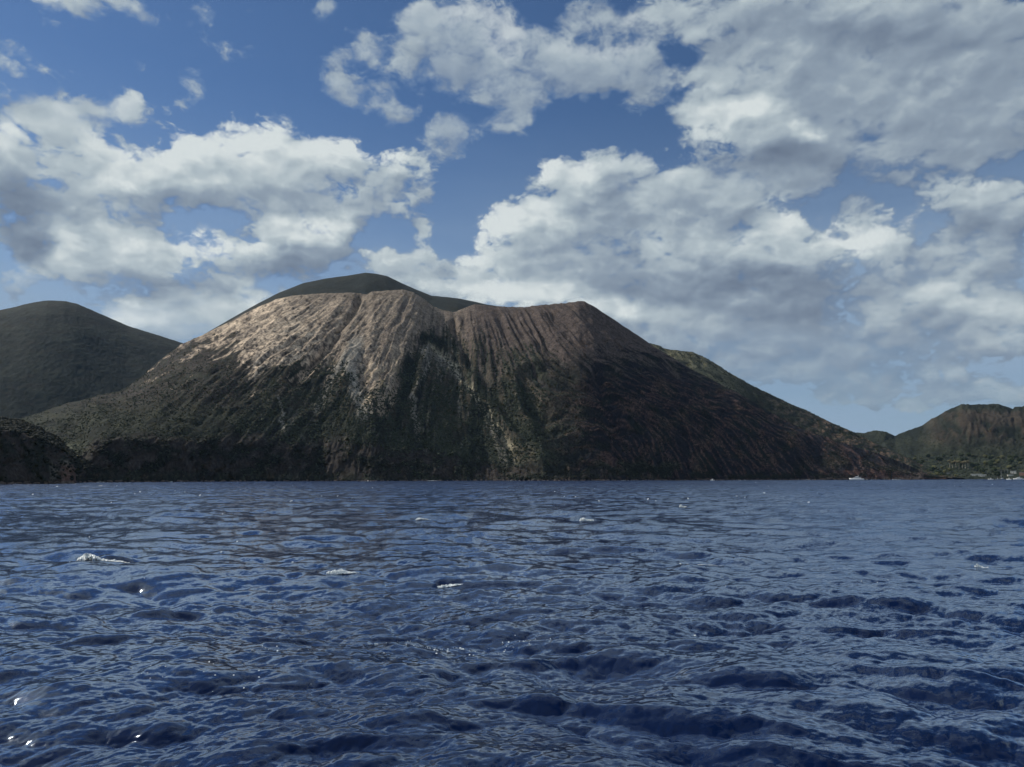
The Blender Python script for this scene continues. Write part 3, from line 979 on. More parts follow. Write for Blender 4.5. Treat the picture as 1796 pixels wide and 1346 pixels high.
# brown grassy foreland right of the middle and rusty boulders at the point
fore = sstep(808, 816, PY) * sstep(1030, 1060, PX) * sstep(1250, 1160, PX)
tone = blend(tone, GRASS * .55, fore * sstep(-.2, .2, patch + .4 * speck))
tip = sstep(800, 815, PY) * sstep(1400, 1500, PX)
tone = blend(tone, SOIL * .8, tip * sstep(-.1, .25, speck + patch) * .8)
tone = blend(tone, ROCK_RED * 1.3, sstep(822, 828, PY) * sstep(1460, 1500, PX) * .7)
# ash
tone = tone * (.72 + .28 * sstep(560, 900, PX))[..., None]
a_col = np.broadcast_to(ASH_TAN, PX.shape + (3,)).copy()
a_col = blend(a_col, ASH_PALE, (sstep(620, 520, PX) * .85 + .25 * sstep(720, 640, PX)) * sstep(-.28, .18, streak2 + .4 * streak + .5 * fin_s + .3 * speck))  # pale ash, with the sun patch on the left put in
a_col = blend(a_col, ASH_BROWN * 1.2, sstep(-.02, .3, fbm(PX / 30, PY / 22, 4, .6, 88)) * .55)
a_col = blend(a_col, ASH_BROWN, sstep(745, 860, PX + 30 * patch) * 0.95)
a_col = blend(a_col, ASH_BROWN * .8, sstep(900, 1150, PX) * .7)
a_col = blend(a_col, ROCK, sstep(.16, .36, streak * .9 + .5 * speck) * .62 * sstep(1000, 800, PX))
a_col = blend(a_col, ROCK * .7, sstep(.20, -.05, g_fin) * .55 * sstep(760, 640, PX))  # dark gully bottoms in the ash: painted shade
a_col = blend(a_col, ROCK * .8, sstep(.12, -.05, g_mid) * .5)  # wider gullies get painted shade as well
a_col = blend(a_col, ASH_TAN * .8, sstep(530, 516, PY) * sstep(760, 700, PX) * .8)
spots = fbm(phi * 95 + 1.5 * fin_s, rho * 14, 2, .55, 132)
a_col = blend(a_col, ROCK * .6, sstep(.10, .24, spots + .25 * patch + .10 * sstep(560, 640, PY)) * .85 * sstep(800, 640, PX))
a_col = blend(a_col, ROCK * .7, sstep(.14, .28, spots + .2 * patch) * .6 * sstep(640, 800, PX) * sstep(540, 600, PY))
light_l = sstep(.02, .3, fbm(phi * 70, rho * 4.5, 3, .6, 133))
a_col = blend(a_col, ASH_PALE * 1.05, light_l * .6 * sstep(600, 500, PX))
# shrubs climbing the left part in dark freckles
frec = sstep(.02, .2, fbm(PX / 9 + PY / 15, PY / 6, 4, .6, 131) - sstep(640, 560, PY) * .25 + sstep(480, 360, PX) * .10)
a_col = blend(a_col, ROCK * .8, frec * .85 * sstep(660, 600, PX))
yel = sstep(.1, .3, fbm(PX / 22, PY / 14, 4, .5, 141))
a_col = blend(a_col, np.array([.36, .30, .17]), yel * .4 * sstep(600, 640, PY) * sstep(560, 600, PX) * sstep(740, 700, PX))
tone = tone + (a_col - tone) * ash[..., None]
# bare grey fans and pale scars
for poly, w, c, al in [([(628, 600), (610, 640), (625, 690), (640, 730)], 16, ROCK_GREY * 1.3, .8), ([(600, 640), (575, 680), (556, 722)], 8, ROCK_GREY * 1.2, .75),
                       ([(655, 640), (662, 690), (672, 720)], 12, ASH_PALE * .8, .6), ([(690, 610), (690, 660), (685, 700)], 7, ASH_PALE * .75, .6),
                       ([(757, 600), (795, 635), (828, 684), (868, 742), (893, 778), (905, 826)], 6.5, np.array([.36, .33, .24]), .85),
                       ([(742, 612), (752, 640), (722, 688), (735, 745)], 5, ROCK_GREY * 1.2, .7), ([(745, 615), (775, 625), (800, 650)], 14, ROCK_GREY, .6),
                       ([(880, 770), (925, 800)], 20, np.array([.11, .092, .065]), .5), ([(860, 745), (885, 800), (905, 835)], 12, ROCK_GREY * .9, .5),
                       ([(490, 700), (497, 745), (500, 775)], 3, ROCK_GREY * 1.2, .7), ([(702, 785), (705, 815)], 6, np.array([.22, .20, .12]), .7),
                       ([(640, 700), (650, 725)], 5, ASH_PALE, .8), ([(545, 640), (520, 665)], 5, ASH_PALE, .7)]:
    dist, par = seg_dist(PX + 14 * fbm(PX / 16, PY / 16, 3, .5, 151), PY, poly)
    w_ = sstep(w, w * .35, dist + 6 * speck + 16 * fin_s)
    tone = blend(tone, c, w_ * al)
scrub_shade = carve([(738, 590), (775, 600), (800, 612)], 10, 8, .8) + carve([(728, 620), (714, 655), (716, 690)], 17, 12, 1.0)
tone = blend(tone, SCRUB * .8, np.clip(scrub_shade * 1.4, 0, 1))  # scrub patch in the ash, plus the ravine's shadow painted on
# sea cliffs, their shade put into a darker rock colour
cm = np.clip(cl_m, 0, 1) * V['front']
c_cl = blend(np.broadcast_to(ROCK * .62, PX.shape + (3,)).copy(), SCRUB * .9, sstep(-.1, .2, patch + .5 * speck))
c_cl = blend(c_cl, ROCK_GREY * .6, sstep(.12, .4, fbm(PX / 20, PY / 7, 4, .6, 161)) * .7)
c_cl = blend(c_cl, np.array([.24, .14, .085]), sstep(832, 838, PY) * sstep(.12, .3, speck + 1.3 * fbm(PX / 22, PY / 60, 3, .5, 163)) * sstep(760, 700, PX) * .9)
tone = tone + (c_cl * .7 - tone) * (cm * sstep(1000, 900, PX))[..., None]
tone = blend(tone, np.array([.33, .29, .17]), np.exp(-((PX - 134) / 4.5) ** 2 - ((PY - 812) / 10) ** 2) * 1.0)
tone = blend(tone, GRASS * 1.1, np.exp(-((PX - 128) / 20) ** 2 - ((PY - 787) / 9) ** 2) * .8)
tone = blend(tone, LAVA_SHADE * .7, sstep(2.4, 0.6, V['Z']) * V['front'])
m_land = land_material("volcanic_slope", 0.07, 0.45, 2.6)
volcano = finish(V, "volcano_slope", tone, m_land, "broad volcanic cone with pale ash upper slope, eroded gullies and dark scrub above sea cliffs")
veg_w = (1 - ash) * V['front'] * sstep(0.0, 0.02, b) * (1 - rt * .72) * (1 - .6 * sstep(600, 500, PX) * sstep(.0, .06, b))

# ---- dark dome of the far crater rim
sky_d = pts([(250, 680), (300, 622), (340, 590), (400, 556), (440, 533), (478, 514), (520, 498), (560, 490), (600, 485), (632, 480.5), (650, 482), (672, 487), (700, 500), (730, 513),
             (752, 522), (800, 527), (850, 537), (900, 545), (960, 560), (1040, 590), (1100, 640)])
Dm_ = slope_sheet("dome", 240, 1100, 2.2, 120, sky_d, pts([(240, 1560), (1100, 1560)]), pts([(240, 1960), (632, 1900), (1100, 1960)]), q=1.5, back=500,
                  back_drop=.5, foot_y=pts([(240, 720), (400, 610), (640, 560), (800, 565), (1100, 660)]))
dn = fbm(Dm_['X'] / 60, Dm_['Y'] / 60, 5, .5, 171)
Dm_['Z'] = Dm_['Z'] + dn * 3.0 * sstep(0, .2, 1 - Dm_['b'])
seal(Dm_)
td = blend(np.broadcast_to(np.array([.019, .025, .024]), dn.shape + (3,)).copy(), np.array([.026, .030, .027]), sstep(-.2, .3, dn))
m_far = land_material("far_slope", 0.03, 0.16, 2.5)
dome = finish(Dm_, "crater_dome", td, m_far, "smooth dark summit dome of the far crater rim behind the pale slope")

# ---- hill on the left, behind
sky_l = pts([(-400, 640), (-200, 575), (-60, 548), (0, 536.5), (21, 530.5), (40, 527), (59, 524.5), (90, 526), (113, 531), (149, 546), (208, 571), (268, 589), (306, 601), (360, 622), (460, 660), (560, 720)])
Lh = slope_sheet("hill", -420, 560, 2.2, 150, sky_l, pts([(-420, 1550), (560, 1700)]), pts([(-420, 2250), (560, 2350)]), q=1.25, back=500, back_drop=.5,
                 foot_y=pts([(-420, 800), (560, 800)]))
n1_ = fbm(Lh['X'] / 90, Lh['Y'] / 90, 6, .55, 181)
n2_ = fbm(Lh['X'] / 200 + Lh['Y'] / 400, Lh['Y'] / 300, 4, .5, 191, ridged=True)
Lh['Z'] = Lh['Z'] + (n1_ * 5 + n2_ * 5) * sstep(0, .25, 1 - Lh['b']) * Lh['front'] + fbm(Lh['X'] / 9, Lh['Y'] / 9, 3, .5, 5) * 2.2
seal(Lh)
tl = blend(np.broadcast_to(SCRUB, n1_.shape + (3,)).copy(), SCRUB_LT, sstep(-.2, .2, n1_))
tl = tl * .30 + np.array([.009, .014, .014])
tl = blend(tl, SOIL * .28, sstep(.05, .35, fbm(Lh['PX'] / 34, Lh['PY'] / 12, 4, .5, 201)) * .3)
hill_l = finish(Lh, "hill", tl, m_far, "rounded dark green hill at the left behind the volcano's flank")

# ---- sunlit ridge behind the right flank
sky_r = pts([(1100, 600), (1120, 598), (1140, 602), (1150, 604), (1163, 607), (1170, 612), (1177, 614), (1221, 618), (1246, 629), (1266, 641), (1284, 653), (1328, 678), (1368, 697),
             (1395, 710), (1420, 720), (1462, 741), (1500, 758), (1540, 778), (1600, 806), (1640, 826), (1690, 840)])
Rr = slope_sheet("ridge", 1104, 1690, 1.8, 110, sky_r, pts([(1104, 1500), (1400, 1600), (1690, 1720)]), pts([(1104, 1700), (1400, 1840), (1690, 1900)]), q=1.35, back=350,
                 back_drop=.5, foot_y=pts([(1104, 700), (1172, 660), (1277, 710), (1373, 760), (1478, 800), (1560, 828), (1690, 842)]))
n_r = fbm(Rr['X'] / 30, Rr['Y'] / 30, 5, .55, 211)
rr2 = fbm(Rr['PX'] / 26 - Rr['PY'] / 30, Rr['PY'] / 60, 4, .55, 221, ridged=True)
Rr['Z'] = Rr['Z'] + (n_r * 6 + rr2 * 7) * sstep(0, .2, 1 - Rr['b']) * Rr['front'] + fbm(Rr['X'] / 7, Rr['Y'] / 7, 3, .5, 6) * 2.0
seal(Rr)
tr = blend(np.broadcast_to(SCRUB, n_r.shape + (3,)).copy(), GRASS * 2.0 * np.array([1.08, .95, .92]), sstep(1340, 1250, Rr['PX']) * sstep(-.3, .15, n_r + .3 * rr2) * .9)  # grass brightened at the left end: sunlit strip put into the colour
tr = blend(tr, SOIL, sstep(1290, 1400, Rr['PX']) * sstep(-.1, .25, fbm(Rr['PX'] / 14, Rr['PY'] / 9, 4, .6, 231)) * .75)
tr = blend(tr, np.array([.20, .13, .09]), sstep(1400, 1450, Rr['PX']) * sstep(.0, .2, fbm(Rr['PX'] / 20, Rr['PY'] / 9, 4, .6, 241)) * .6)
m_ridge = land_material("ridge_slope", 0.05, 0.32, 1.5)
ridge = finish(Rr, "ridge", tr, m_ridge, "sunlit grey-green ridge rising behind the volcano's dark right flank")

# ---- far hill on the right with cliffs
sky_f = pts([(1380, 800), (1430, 775), (1470, 762), (1500, 759), (1521, 760), (1539, 755.5), (1556, 757), (1566, 761), (1575, 765), (1585, 760), (1623, 747), (1640, 737), (1654, 729), (1666, 723), (1677, 717), (1697, 710.5),
             (1730, 710), (1762, 709), (1776, 714), (1785, 717), (1787, 718), (1790, 714), (1830, 712), (1900, 722), (2000, 760), (2100, 800)])
Fh = slope_sheet("far", 1380, 2100, 1.8, 130, sky_f, pts([(1380, 2200), (2100, 2200)]), pts([(1380, 2700), (1560, 2750), (1700, 2620), (2100, 2700)]), q=pts([(1380, 1.1), (1600, 1.2), (1700, 1.9), (2100, 1.9)]),
                 back=500, back_drop=.5, foot_y=pts([(1380, 812), (2100, 812)]))
n_f = fbm(Fh['PX'] / 30, Fh['PY'] / 24, 5, .55, 251)
r_f = fbm(Fh['PX'] / 26 + .6 * fbm(Fh['PX'] / 30, Fh['PY'] / 25, 3, .5, 262), Fh['PY'] / 50, 4, .6, 261, ridged=True)
cf = sstep(1600, 1660, Fh['PX']) * sstep(790, 770, Fh['PY'])
Fh['Z'] = Fh['Z'] + ((r_f - .2) * 15 * cf + n_f * 14) * sstep(0, .12, 1 - Fh['b']) * Fh['front'] + fbm(Fh['X'] / 14, Fh['Y'] / 14, 4, .55, 7) * 4
seal(Fh)
tf = blend(np.broadcast_to(SCRUB, n_f.shape + (3,)).copy(), SCRUB_LT, sstep(-.2, .3, n_f))
tf = tf * .75
tf = blend(tf, ROCK_RED * .5 + .008, cf * sstep(-.15, .15, .5 * r_f - .1 + .8 * n_f) * sstep(715, 728, Fh['PY']) * .5)
tf = blend(tf, ROCK_GREY * .6, cf * sstep(.2, .4, n_f) * .5)
far_hill = finish(Fh, "far_hill", tf, m_far, "distant steep hill with reddish cliffs at the right edge")

# ---- wooded plain in front of it
xs_p = np.arange(1560, 2160, 3.0)
dp = np.concatenate([[1560, 1640], np.linspace(1700, 2260, 60)])
Dp, Xp = np.meshgrid(dp, xs_p, indexing='ij')
azp, _ = px_dir(Xp, HOR)
shore_p = pts([(1560, 1700), (1640, 1720), (1720, 1790), (2160, 1800)])
PLAIN_RISE = 48.0
Zp = np.clip((Dp - shore_p(Xp)) / 400, -0.05, 1.2) * PLAIN_RISE
Zp = np.where(Dp < shore_p(Xp), -2.5, 1.2 + Zp) + fbm(Xp / 12, Dp / 30, 4, .5, 271) * 2 * (Dp > shore_p(Xp))
tp = blend(np.broadcast_to(SCRUB, Zp.shape + (3,)).copy(), GRASS, sstep(-.1, .3, fbm(Xp / 14, Dp / 40, 4, .5, 281)) * .5)
plain_s = dict(X=Dp * np.sin(azp), Y=Dp * np.cos(azp), Z=Zp)
plain = finish(plain_s, "ground", tp, m_land, "low wooded plain by the shore at the right edge")

# ---- near headland at the left edge
sky_h = pts([(-260, 700), (-120, 715), (-40, 728), (0, 735), (14, 737), (28, 739), (45, 744), (63, 752), (83, 763), (97, 772), (111, 786), (120, 793), (126, 799), (130, 812), (132, 832), (134, 845), (136, 849)])
crest_h = pts([(-260, 742), (-40, 750), (0, 755), (28, 760), (50, 768), (83, 778), (111, 794), (126, 804), (131, 822), (134, 846), (136, 850)])
Hd = slope_sheet("head", -262, 136, 1.2, 170, sky_h, pts([(-262, 520), (0, 560), (136, 600)]), pts([(-262, 680), (60, 690), (110, 665), (126, 650), (132, 640), (136, 640)]), crest_h, pts([(-262, 34), (100, 30), (126, 22), (136, 12)]), q=1.2, back=160, back_drop=.8)
hp = fbm(Hd['X'] / 14, Hd['Z'] / 34 + Hd['Y'] / 60, 5, .55, 291, ridged=True)
hm = sstep(0, .2, Hd['cliff']) * (Hd['cliff'] < 1) + sstep(.2, 0, Hd['b']) * (Hd['cliff'] >= 1)
pu = (hp - .2) * 11 * hm
Hd['X'] = Hd['X'] + pu * np.sin(Hd['AZ'])
Hd['Y'] = Hd['Y'] + pu * np.cos(Hd['AZ'])
nh = fbm(Hd['X'] / 12, Hd['Y'] / 12, 5, .6, 301)
Hd['Z'] = Hd['Z'] + nh * 3.0 * sstep(.1, .5, Hd['cliff'])
Hd['Z'][0, :] = -2.5
Hd['Z'][:, -1] = -3
seal(Hd)
ph, pyh = Hd['PX'], Hd['PY']
sp_h = fbm(ph / 3, pyh / 3, 3, .6, 311)
th = blend(np.broadcast_to(ROCK * .5, nh.shape + (3,)).copy(), SCRUB * .8, sstep(-.15, .15, nh + .4 * sp_h))
th = blend(th, SOIL * .75, (Hd['cliff'] >= 1) * sstep(-.2, .2, nh + .4 * sp_h) * .8)
th = blend(th, ROCK_GREY * .7, sstep(82, 92, ph) * sstep(800, 815, pyh) * sstep(-.1, .3, sp_h + nh) * .8)
th = blend(th, ROCK_RED * 1.5, sstep(100, 115, ph) * sstep(810, 825, pyh) * .6)
th = blend(th, LAVA_SHADE * .7, sstep(2.0, .5, Hd['Z']) * Hd['front'])
m_head = land_material("cliff_rock", 0.16, 0.35, 0.8)
head = finish(Hd, "headland", th, m_head, "near dark cliffed headland at the left edge with brown scrub on top")

# ------------------------------------------------------------------ scrub and boulders
def scatter_object(name, co, size, mat, label, seed=0, squash=0.75, sub=2, rough=0.5):
    me = bpy.data.meshes.new(name)
    me.vertices.add(len(co))
    me.vertices.foreach_set('co', np.ascontiguousarray(co, np.float32).ravel())
    a = me.attributes.new('size', 'FLOAT', 'POINT')
    a.data.foreach_set('value', np.asarray(size, np.float32))
    me.update()
    o = link(name, me)
    g = bpy.data.node_groups.new(name + "_nodes", 'GeometryNodeTree')
    g.interface.new_socket("Geometry", in_out='INPUT', socket_type='NodeSocketGeometry')
    g.interface.new_socket("Geometry", in_out='OUTPUT', socket_type='NodeSocketGeometry')
    N, L = g.nodes, g.links
    gi, go = N.new('NodeGroupInput'), N.new('NodeGroupOutput')
    ico = N.new('GeometryNodeMeshIcoSphere')
    ico.inputs['Radius'].default_value = 1.0
    ico.inputs['Subdivisions'].default_value = sub
    sp = N.new('GeometryNodeSetPosition')
    nz = N.new('ShaderNodeTexNoise')
    nz.inputs['Scale'].default_value = 1.4
    sub_ = N.new('ShaderNodeVectorMath')
    sub_.operation = 'SUBTRACT'
    sub_.inputs[1].default_value = (.5, .5, .5)
    sc = N.new('ShaderNodeVectorMath')
    sc.operation = 'SCALE'
    sc.inputs['Scale'].default_value = rough * 2.4
    L.new(nz.outputs['Color'], sub_.inputs[0])
    L.new(sub_.outputs[0], sc.inputs[0])
    L.new(ico.outputs['Mesh'], sp.inputs['Geometry'])
    L.new(sc.outputs[0], sp.inputs['Offset'])
    sm = N.new('GeometryNodeSetMaterial')
    sm.inputs['Material'].default_value = mat
    L.new(sp.outputs[0], sm.inputs[0])
    ip = N.new('GeometryNodeInstanceOnPoints')
    rv = N.new('FunctionNodeRandomValue')
    rv.data_type = 'FLOAT_VECTOR'
    rv.inputs[0].default_value = (0, 0, 0)
    rv.inputs[1].default_value = (0.5, 0.5, 6.28)
    rv.inputs['Seed'].default_value = seed
    at = N.new('GeometryNodeInputNamedAttribute')
    at.data_type = 'FLOAT'
    at.inputs['Name'].default_value = 'size'
    cx = N.new('ShaderNodeCombineXYZ')
    ml = N.new('ShaderNodeMath')
    ml.operation = 'MULTIPLY'
    ml.inputs[1].default_value = squash
    L.new(at.outputs[0], ml.inputs[0])
    L.new(at.outputs[0], cx.inputs[0])
    L.new(at.outputs[0], cx.inputs[1])
    L.new(ml.outputs[0], cx.inputs[2])
    L.new(gi.outputs[0], ip.inputs['Points'])
    L.new(sm.outputs[0], ip.inputs['Instance'])
    L.new(rv.outputs[0], ip.inputs['Rotation'])
    L.new(cx.outputs[0], ip.inputs['Scale'])
    L.new(ip.outputs[0], go.inputs[0])
    md = o.modifiers.new("scatter", 'NODES')
    md.node_group = g
    tag(o, label, kind="stuff")
    return o


def leaf_mat(name, a, b):
    m, t, p, o = new_mat(name)
    oi = t.n.new('ShaderNodeObjectInfo').outputs['Random']
    pos = t.n.new('ShaderNodeNewGeometry').outputs['Position']
    n = t.noise(pos, 0.9, 3, 0.6)
    n2 = t.noise(pos, 0.02, 3, 0.6)
    f = t.math('ADD', t.math('MULTIPLY', oi, 0.5), t.math('MULTIPLY', n2, 0.6), clamp=True)
    c = t.mix(f, (*a, 1), (*b, 1))
    t.put(p.inputs['Base Color'], t.vec('SCALE', c, scale=t.step(n, .3, .7, .6, 1.4, 'LINEAR')))
    p.inputs['Roughness'].default_value = 0.8
    p.inputs['Specular IOR Level'].default_value = 0.15
    return m


m_scrub = leaf_mat("scrub_leaves", (.019, .027, .019), (.052, .062, .040))
m_scrub_shade = leaf_mat("shaded_scrub_leaves", (.009, .012, .010), (.020, .024, .016))  # same scrub with shade put into a darker leaf colour


def pick(s, w, n, seed):
    r = np.random.default_rng(seed)
    w = np.clip(w, 0, None).ravel()
    i = r.choice(len(w), size=n, replace=True, p=w / w.sum())
    co = np.stack([s['X'].ravel()[i], s['Y'].ravel()[i], s['Z'].ravel()[i]], -1)
    co[:, :2] += r.normal(scale=0.9, size=(n, 2))
    return co, i, r


vis = V['front'] & (PX > -40) & (V['Z'] > 3)
w_v = veg_w * vis * sstep(-.25, .15, patch + .3 * streak) * (0.35 + sstep(760, 700, V['Z'] * 0 + PY) * 0 + (b < .4) * .8)
w_v = w_v + 0 * ash * vis * sstep(.06, .25, patch + .3 * speck) * .10 * (PY > 560)
w_v = w_v + cm * .35 * vis * sstep(-.1, .2, patch)
w_c = cm * vis * .4 * sstep(-.1, .2, patch)
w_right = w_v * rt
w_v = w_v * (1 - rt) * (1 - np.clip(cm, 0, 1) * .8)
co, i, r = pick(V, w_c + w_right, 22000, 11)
scatter_object('dark_scrub', co, r.uniform(.4, 1.2, len(co)), m_scrub_shade, 'scrub darkened for shade on the sea cliffs and the right flank of the volcano', 12)
co, i, r = pick(V, w_v, 30000, 1)
near = np.hypot(co[:, 0], co[:, 1]) / 1000
scatter_object("scrub", co, r.uniform(.35, 1.05, len(co)) * (1.0 + .5 * (r.random(len(co)) > .93)) * (0.75 + near * .55) * np.where(V['PX'].ravel()[i] < 420, .75, 1.0) * np.where(V['PX'].ravel()[i] > 960, .7, 1.0), m_scrub,
               "dense low dark green scrub covering the lower slopes of the volcano", 1)
co, i, r = pick(Hd, Hd['front'] * (Hd['Z'] > 3) * sstep(-.2, .2, nh) * (0.4 + (Hd['cliff'] >= 1)), 9000, 2)
scatter_object("headland_scrub", co, r.uniform(.4, 1.3, len(co)), m_scrub_shade, "scrub darkened for shade on the near headland at the left edge", 2)
co, i, r = pick(Rr, Rr['front'] * (Rr['Z'] > 3) * sstep(-.3, .2, n_r), 7000, 4)
scatter_object("ridge_scrub", co, r.uniform(.5, 1.4, len(co)), m_scrub, "sparse scrub on the ridge behind the right flank", 4)
co, i, r = pick(Fh, Fh['front'] * sstep(-.3, .2, n_f) * (1 - .8 * cf) * (Fh['PY'] > 755), 9000, 5)
scatter_object("far_scrub", co, r.uniform(.6, 1.7, len(co)), m_scrub, "scrub and low woods on the foot of the far right hill", 5)
pz_ = dict(X=plain_s['X'], Y=plain_s['Y'], Z=plain_s['Z'])
co, i, r = pick(pz_, (pz_['Z'] > 2) * 1.0 * sstep(-.3, .2, fbm(Xp / 10, Dp / 30, 3, .5, 9)), 9000, 6)
scatter_object("plain_scrub", co, r.uniform(.8, 2.8, len(co)), m_scrub, "bushes and undergrowth on the low plain at the right", 6)

# boulders along the waterline
m_bould = plain_mat("boulder_rock", (.095, .075, .066), .9, .2, .8, .12)
bpx = np.concatenate([rng.uniform(130, 1040, 500), rng.uniform(1040, 1460, 500), rng.uniform(1440, 1620, 900), rng.uniform(-20, 130, 120)])
bd = np.where(bpx < 132, np.interp(bpx, [-262, 0, 136], [520, 560, 600]), shore_v(bpx))
tipm = bpx > 1450
bd = bd + rng.uniform(-5, 5, len(bpx)) + tipm * rng.uniform(0, 32, len(bpx))
bx_, by_ = xy_at(bpx, bd)
bz_ = np.where(tipm, np.clip((bd - shore_v(bpx)) * .33, 0, 12) + .2, rng.uniform(-.3, .9, len(bpx)))
bs_ = rng.uniform(.5, 1.5, len(bpx)) * np.where(tipm, 1.6, 1.0)
scatter_object("boulders", np.stack([bx_, by_, bz_], -1), bs_, m_bould, "dark rusty boulders piled along the foot of the slopes at the waterline", 8, .8, 2, .6)

# ------------------------------------------------------------------ small mesh helpers
import bmesh


def bm_obj(name, bm, mat, parent=None, smooth=False):
    me = bpy.data.meshes.new(name)
    bmesh.ops.recalc_face_normals(bm, faces=bm.faces)
    bm.to_mesh(me)
    bm.free()
    if smooth:
        me.polygons.foreach_set('use_smooth', [True] * len(me.polygons))
    me.materials.append(mat)
    return link(name, me, None, parent)


def add_box(bm, x0, x1, y0, y1, z0, z1, taper=(0, 0, 0, 0)):
    """box; taper = inset of the top at (-x, +x, -y, +y)"""
    a, b_, c, d_ = taper
    v = [bm.verts.new(p) for p in ((x0, y0, z0), (x1, y0, z0), (x1, y1, z0), (x0, y1, z0),
                                   (x0 + a, y0 + c, z1), (x1 - b_, y0 + c, z1), (x1 - b_, y1 - d_, z1), (x0 + a, y1 - d_, z1))]
    for f in ((0, 3, 2, 1), (4, 5, 6, 7), (0, 1, 5, 4), (1, 2, 6, 5), (2, 3, 7, 6), (3, 0, 4, 7)):
        bm.faces.new([v[i] for i in f])


def add_tube(bm, p0, p1, r0, r1=None, n=7):
    r1 = r0 if r1 is None else r1
    p0, p1 = Vector(p0), Vector(p1)
    ax = (p1 - p0).normalized()
    s = ax.orthogonal().normalized()
    q = ax.cross(s)
    ra = [bm.verts.new(p0 + (s * math.cos(2 * math.pi * i / n) + q * math.sin(2 * math.pi * i / n)) * r0) for i in range(n)]
    rb = [bm.verts.new(p1 + (s * math.cos(2 * math.pi * i / n) + q * math.sin(2 * math.pi * i / n)) * r1) for i in range(n)]
    for i in range(n):
        bm.faces.new((ra[i], ra[(i + 1) % n], rb[(i + 1) % n], rb[i]))
    bm.faces.new(ra[::-1])
    bm.faces.new(rb)


def empty(name, loc, rz=0.0, **kw):
    e = bpy.data.objects.new(name, None)
    e.location = loc
    e.rotation_euler = (0, 0, rz)
    e.empty_display_size = 1
    COL.objects.link(e)
    tag(e, **kw)
    return e


def copy_tree(root, loc, rz, scale=1.0, **kw):
    c = root.copy()
    COL.objects.link(c)
    c.location, c.rotation_euler = loc, (0, 0, rz)
    c.scale = (scale,) * 3 if not isinstance(scale, tuple) else scale
    tag(c, **kw)
    for ch in list(root.children):
        d = ch.copy()
        COL.objects.link(d)
        d.parent = c
        for g_ in list(ch.children):
            e = g_.copy()
            COL.objects.link(e)
            e.parent = d
    return c


m_white = plain_mat("white_gelcoat", (.78, .79, .80), .3, .5, .04)
m_navy = plain_mat("navy_hull", (.03, .04, .07), .35, .5, .1)
m_grey = plain_mat("grey_tube", (.22, .23, .24), .6, .3, .1)
m_glass = plain_mat("dark_glass", (.015, .02, .025), .12, .6, .1)
m_alu = plain_mat("mast_metal", (.5, .51, .53), .4, .6, .05)
m_wood = plain_mat("bark", (.16, .12, .09), .9, .2, .3, 1.5)
m_palebark = plain_mat("pale_bark", (.36, .33, .28), .9, .2, .3, 1.5)
m_wall = plain_mat("white_wall", (.66, .64, .60), .85, .2, .08)
m_wallred = plain_mat("terracotta_wall", (.34, .20, .15), .85, .2, .12)
m_roof = plain_mat("grey_roof", (.42, .42, .42), .8, .2, .1)
m_rooft = plain_mat("tiled_roof", (.26, .13, .09), .85, .2, .2)


# ------------------------------------------------------------------ boats
def hull_mesh(L, B, H, mat, parent, sheer=0.35, name="hull", draft=0.5):
    """boat hull along x, bow at -x, with flare, sheer and a flat transom"""
    bm = bmesh.new()
    n, rings = 16, []
    for i in range(n + 1):
        s = i / n                      # 0 bow .. 1 stern
        x = -L / 2 + L * s
        half = B / 2 * (1 - (1 - min(s / 0.55, 1)) ** 2.2) * (1 - 0.12 * max(0, s - .6) / .4)
        zt = H + sheer * (1 - s) ** 2 * H
        rake = (1 - s) ** 3 * L * 0.0
        prof = [(0.0, -draft * min(1, s * 4)), (0.55, -draft * 0.6 * min(1, s * 4)), (0.86, 0.12 * H), (0.97, 0.6 * H), (1.0, zt)]
        xo = [L * 0.07 * (1 - s) ** 2 * (1 - k / 4) for k in range(5)]
        ring = [bm.verts.new((x + xo[k], -half * w, z)) for k, (w, z) in enumerate(prof)][::-1]
        ring += [bm.verts.new((x + xo[k], half * w, z)) for k, (w, z) in enumerate(prof)][1:]
        rings.append(ring)
    for a, c in zip(rings[:-1], rings[1:]):
        for k in range(8):
            bm.faces.new((a[k], a[k + 1], c[k + 1], c[k]))
        bm.faces.new((a[8], a[0], c[0], c[8]))
    bm.faces.new(rings[-1])
    bm.faces.new(rings[0][::-1])
    bmesh.ops.remove_doubles(bm, verts=bm.verts, dist=0.004)
    return bm_obj(name, bm, mat, parent, True)


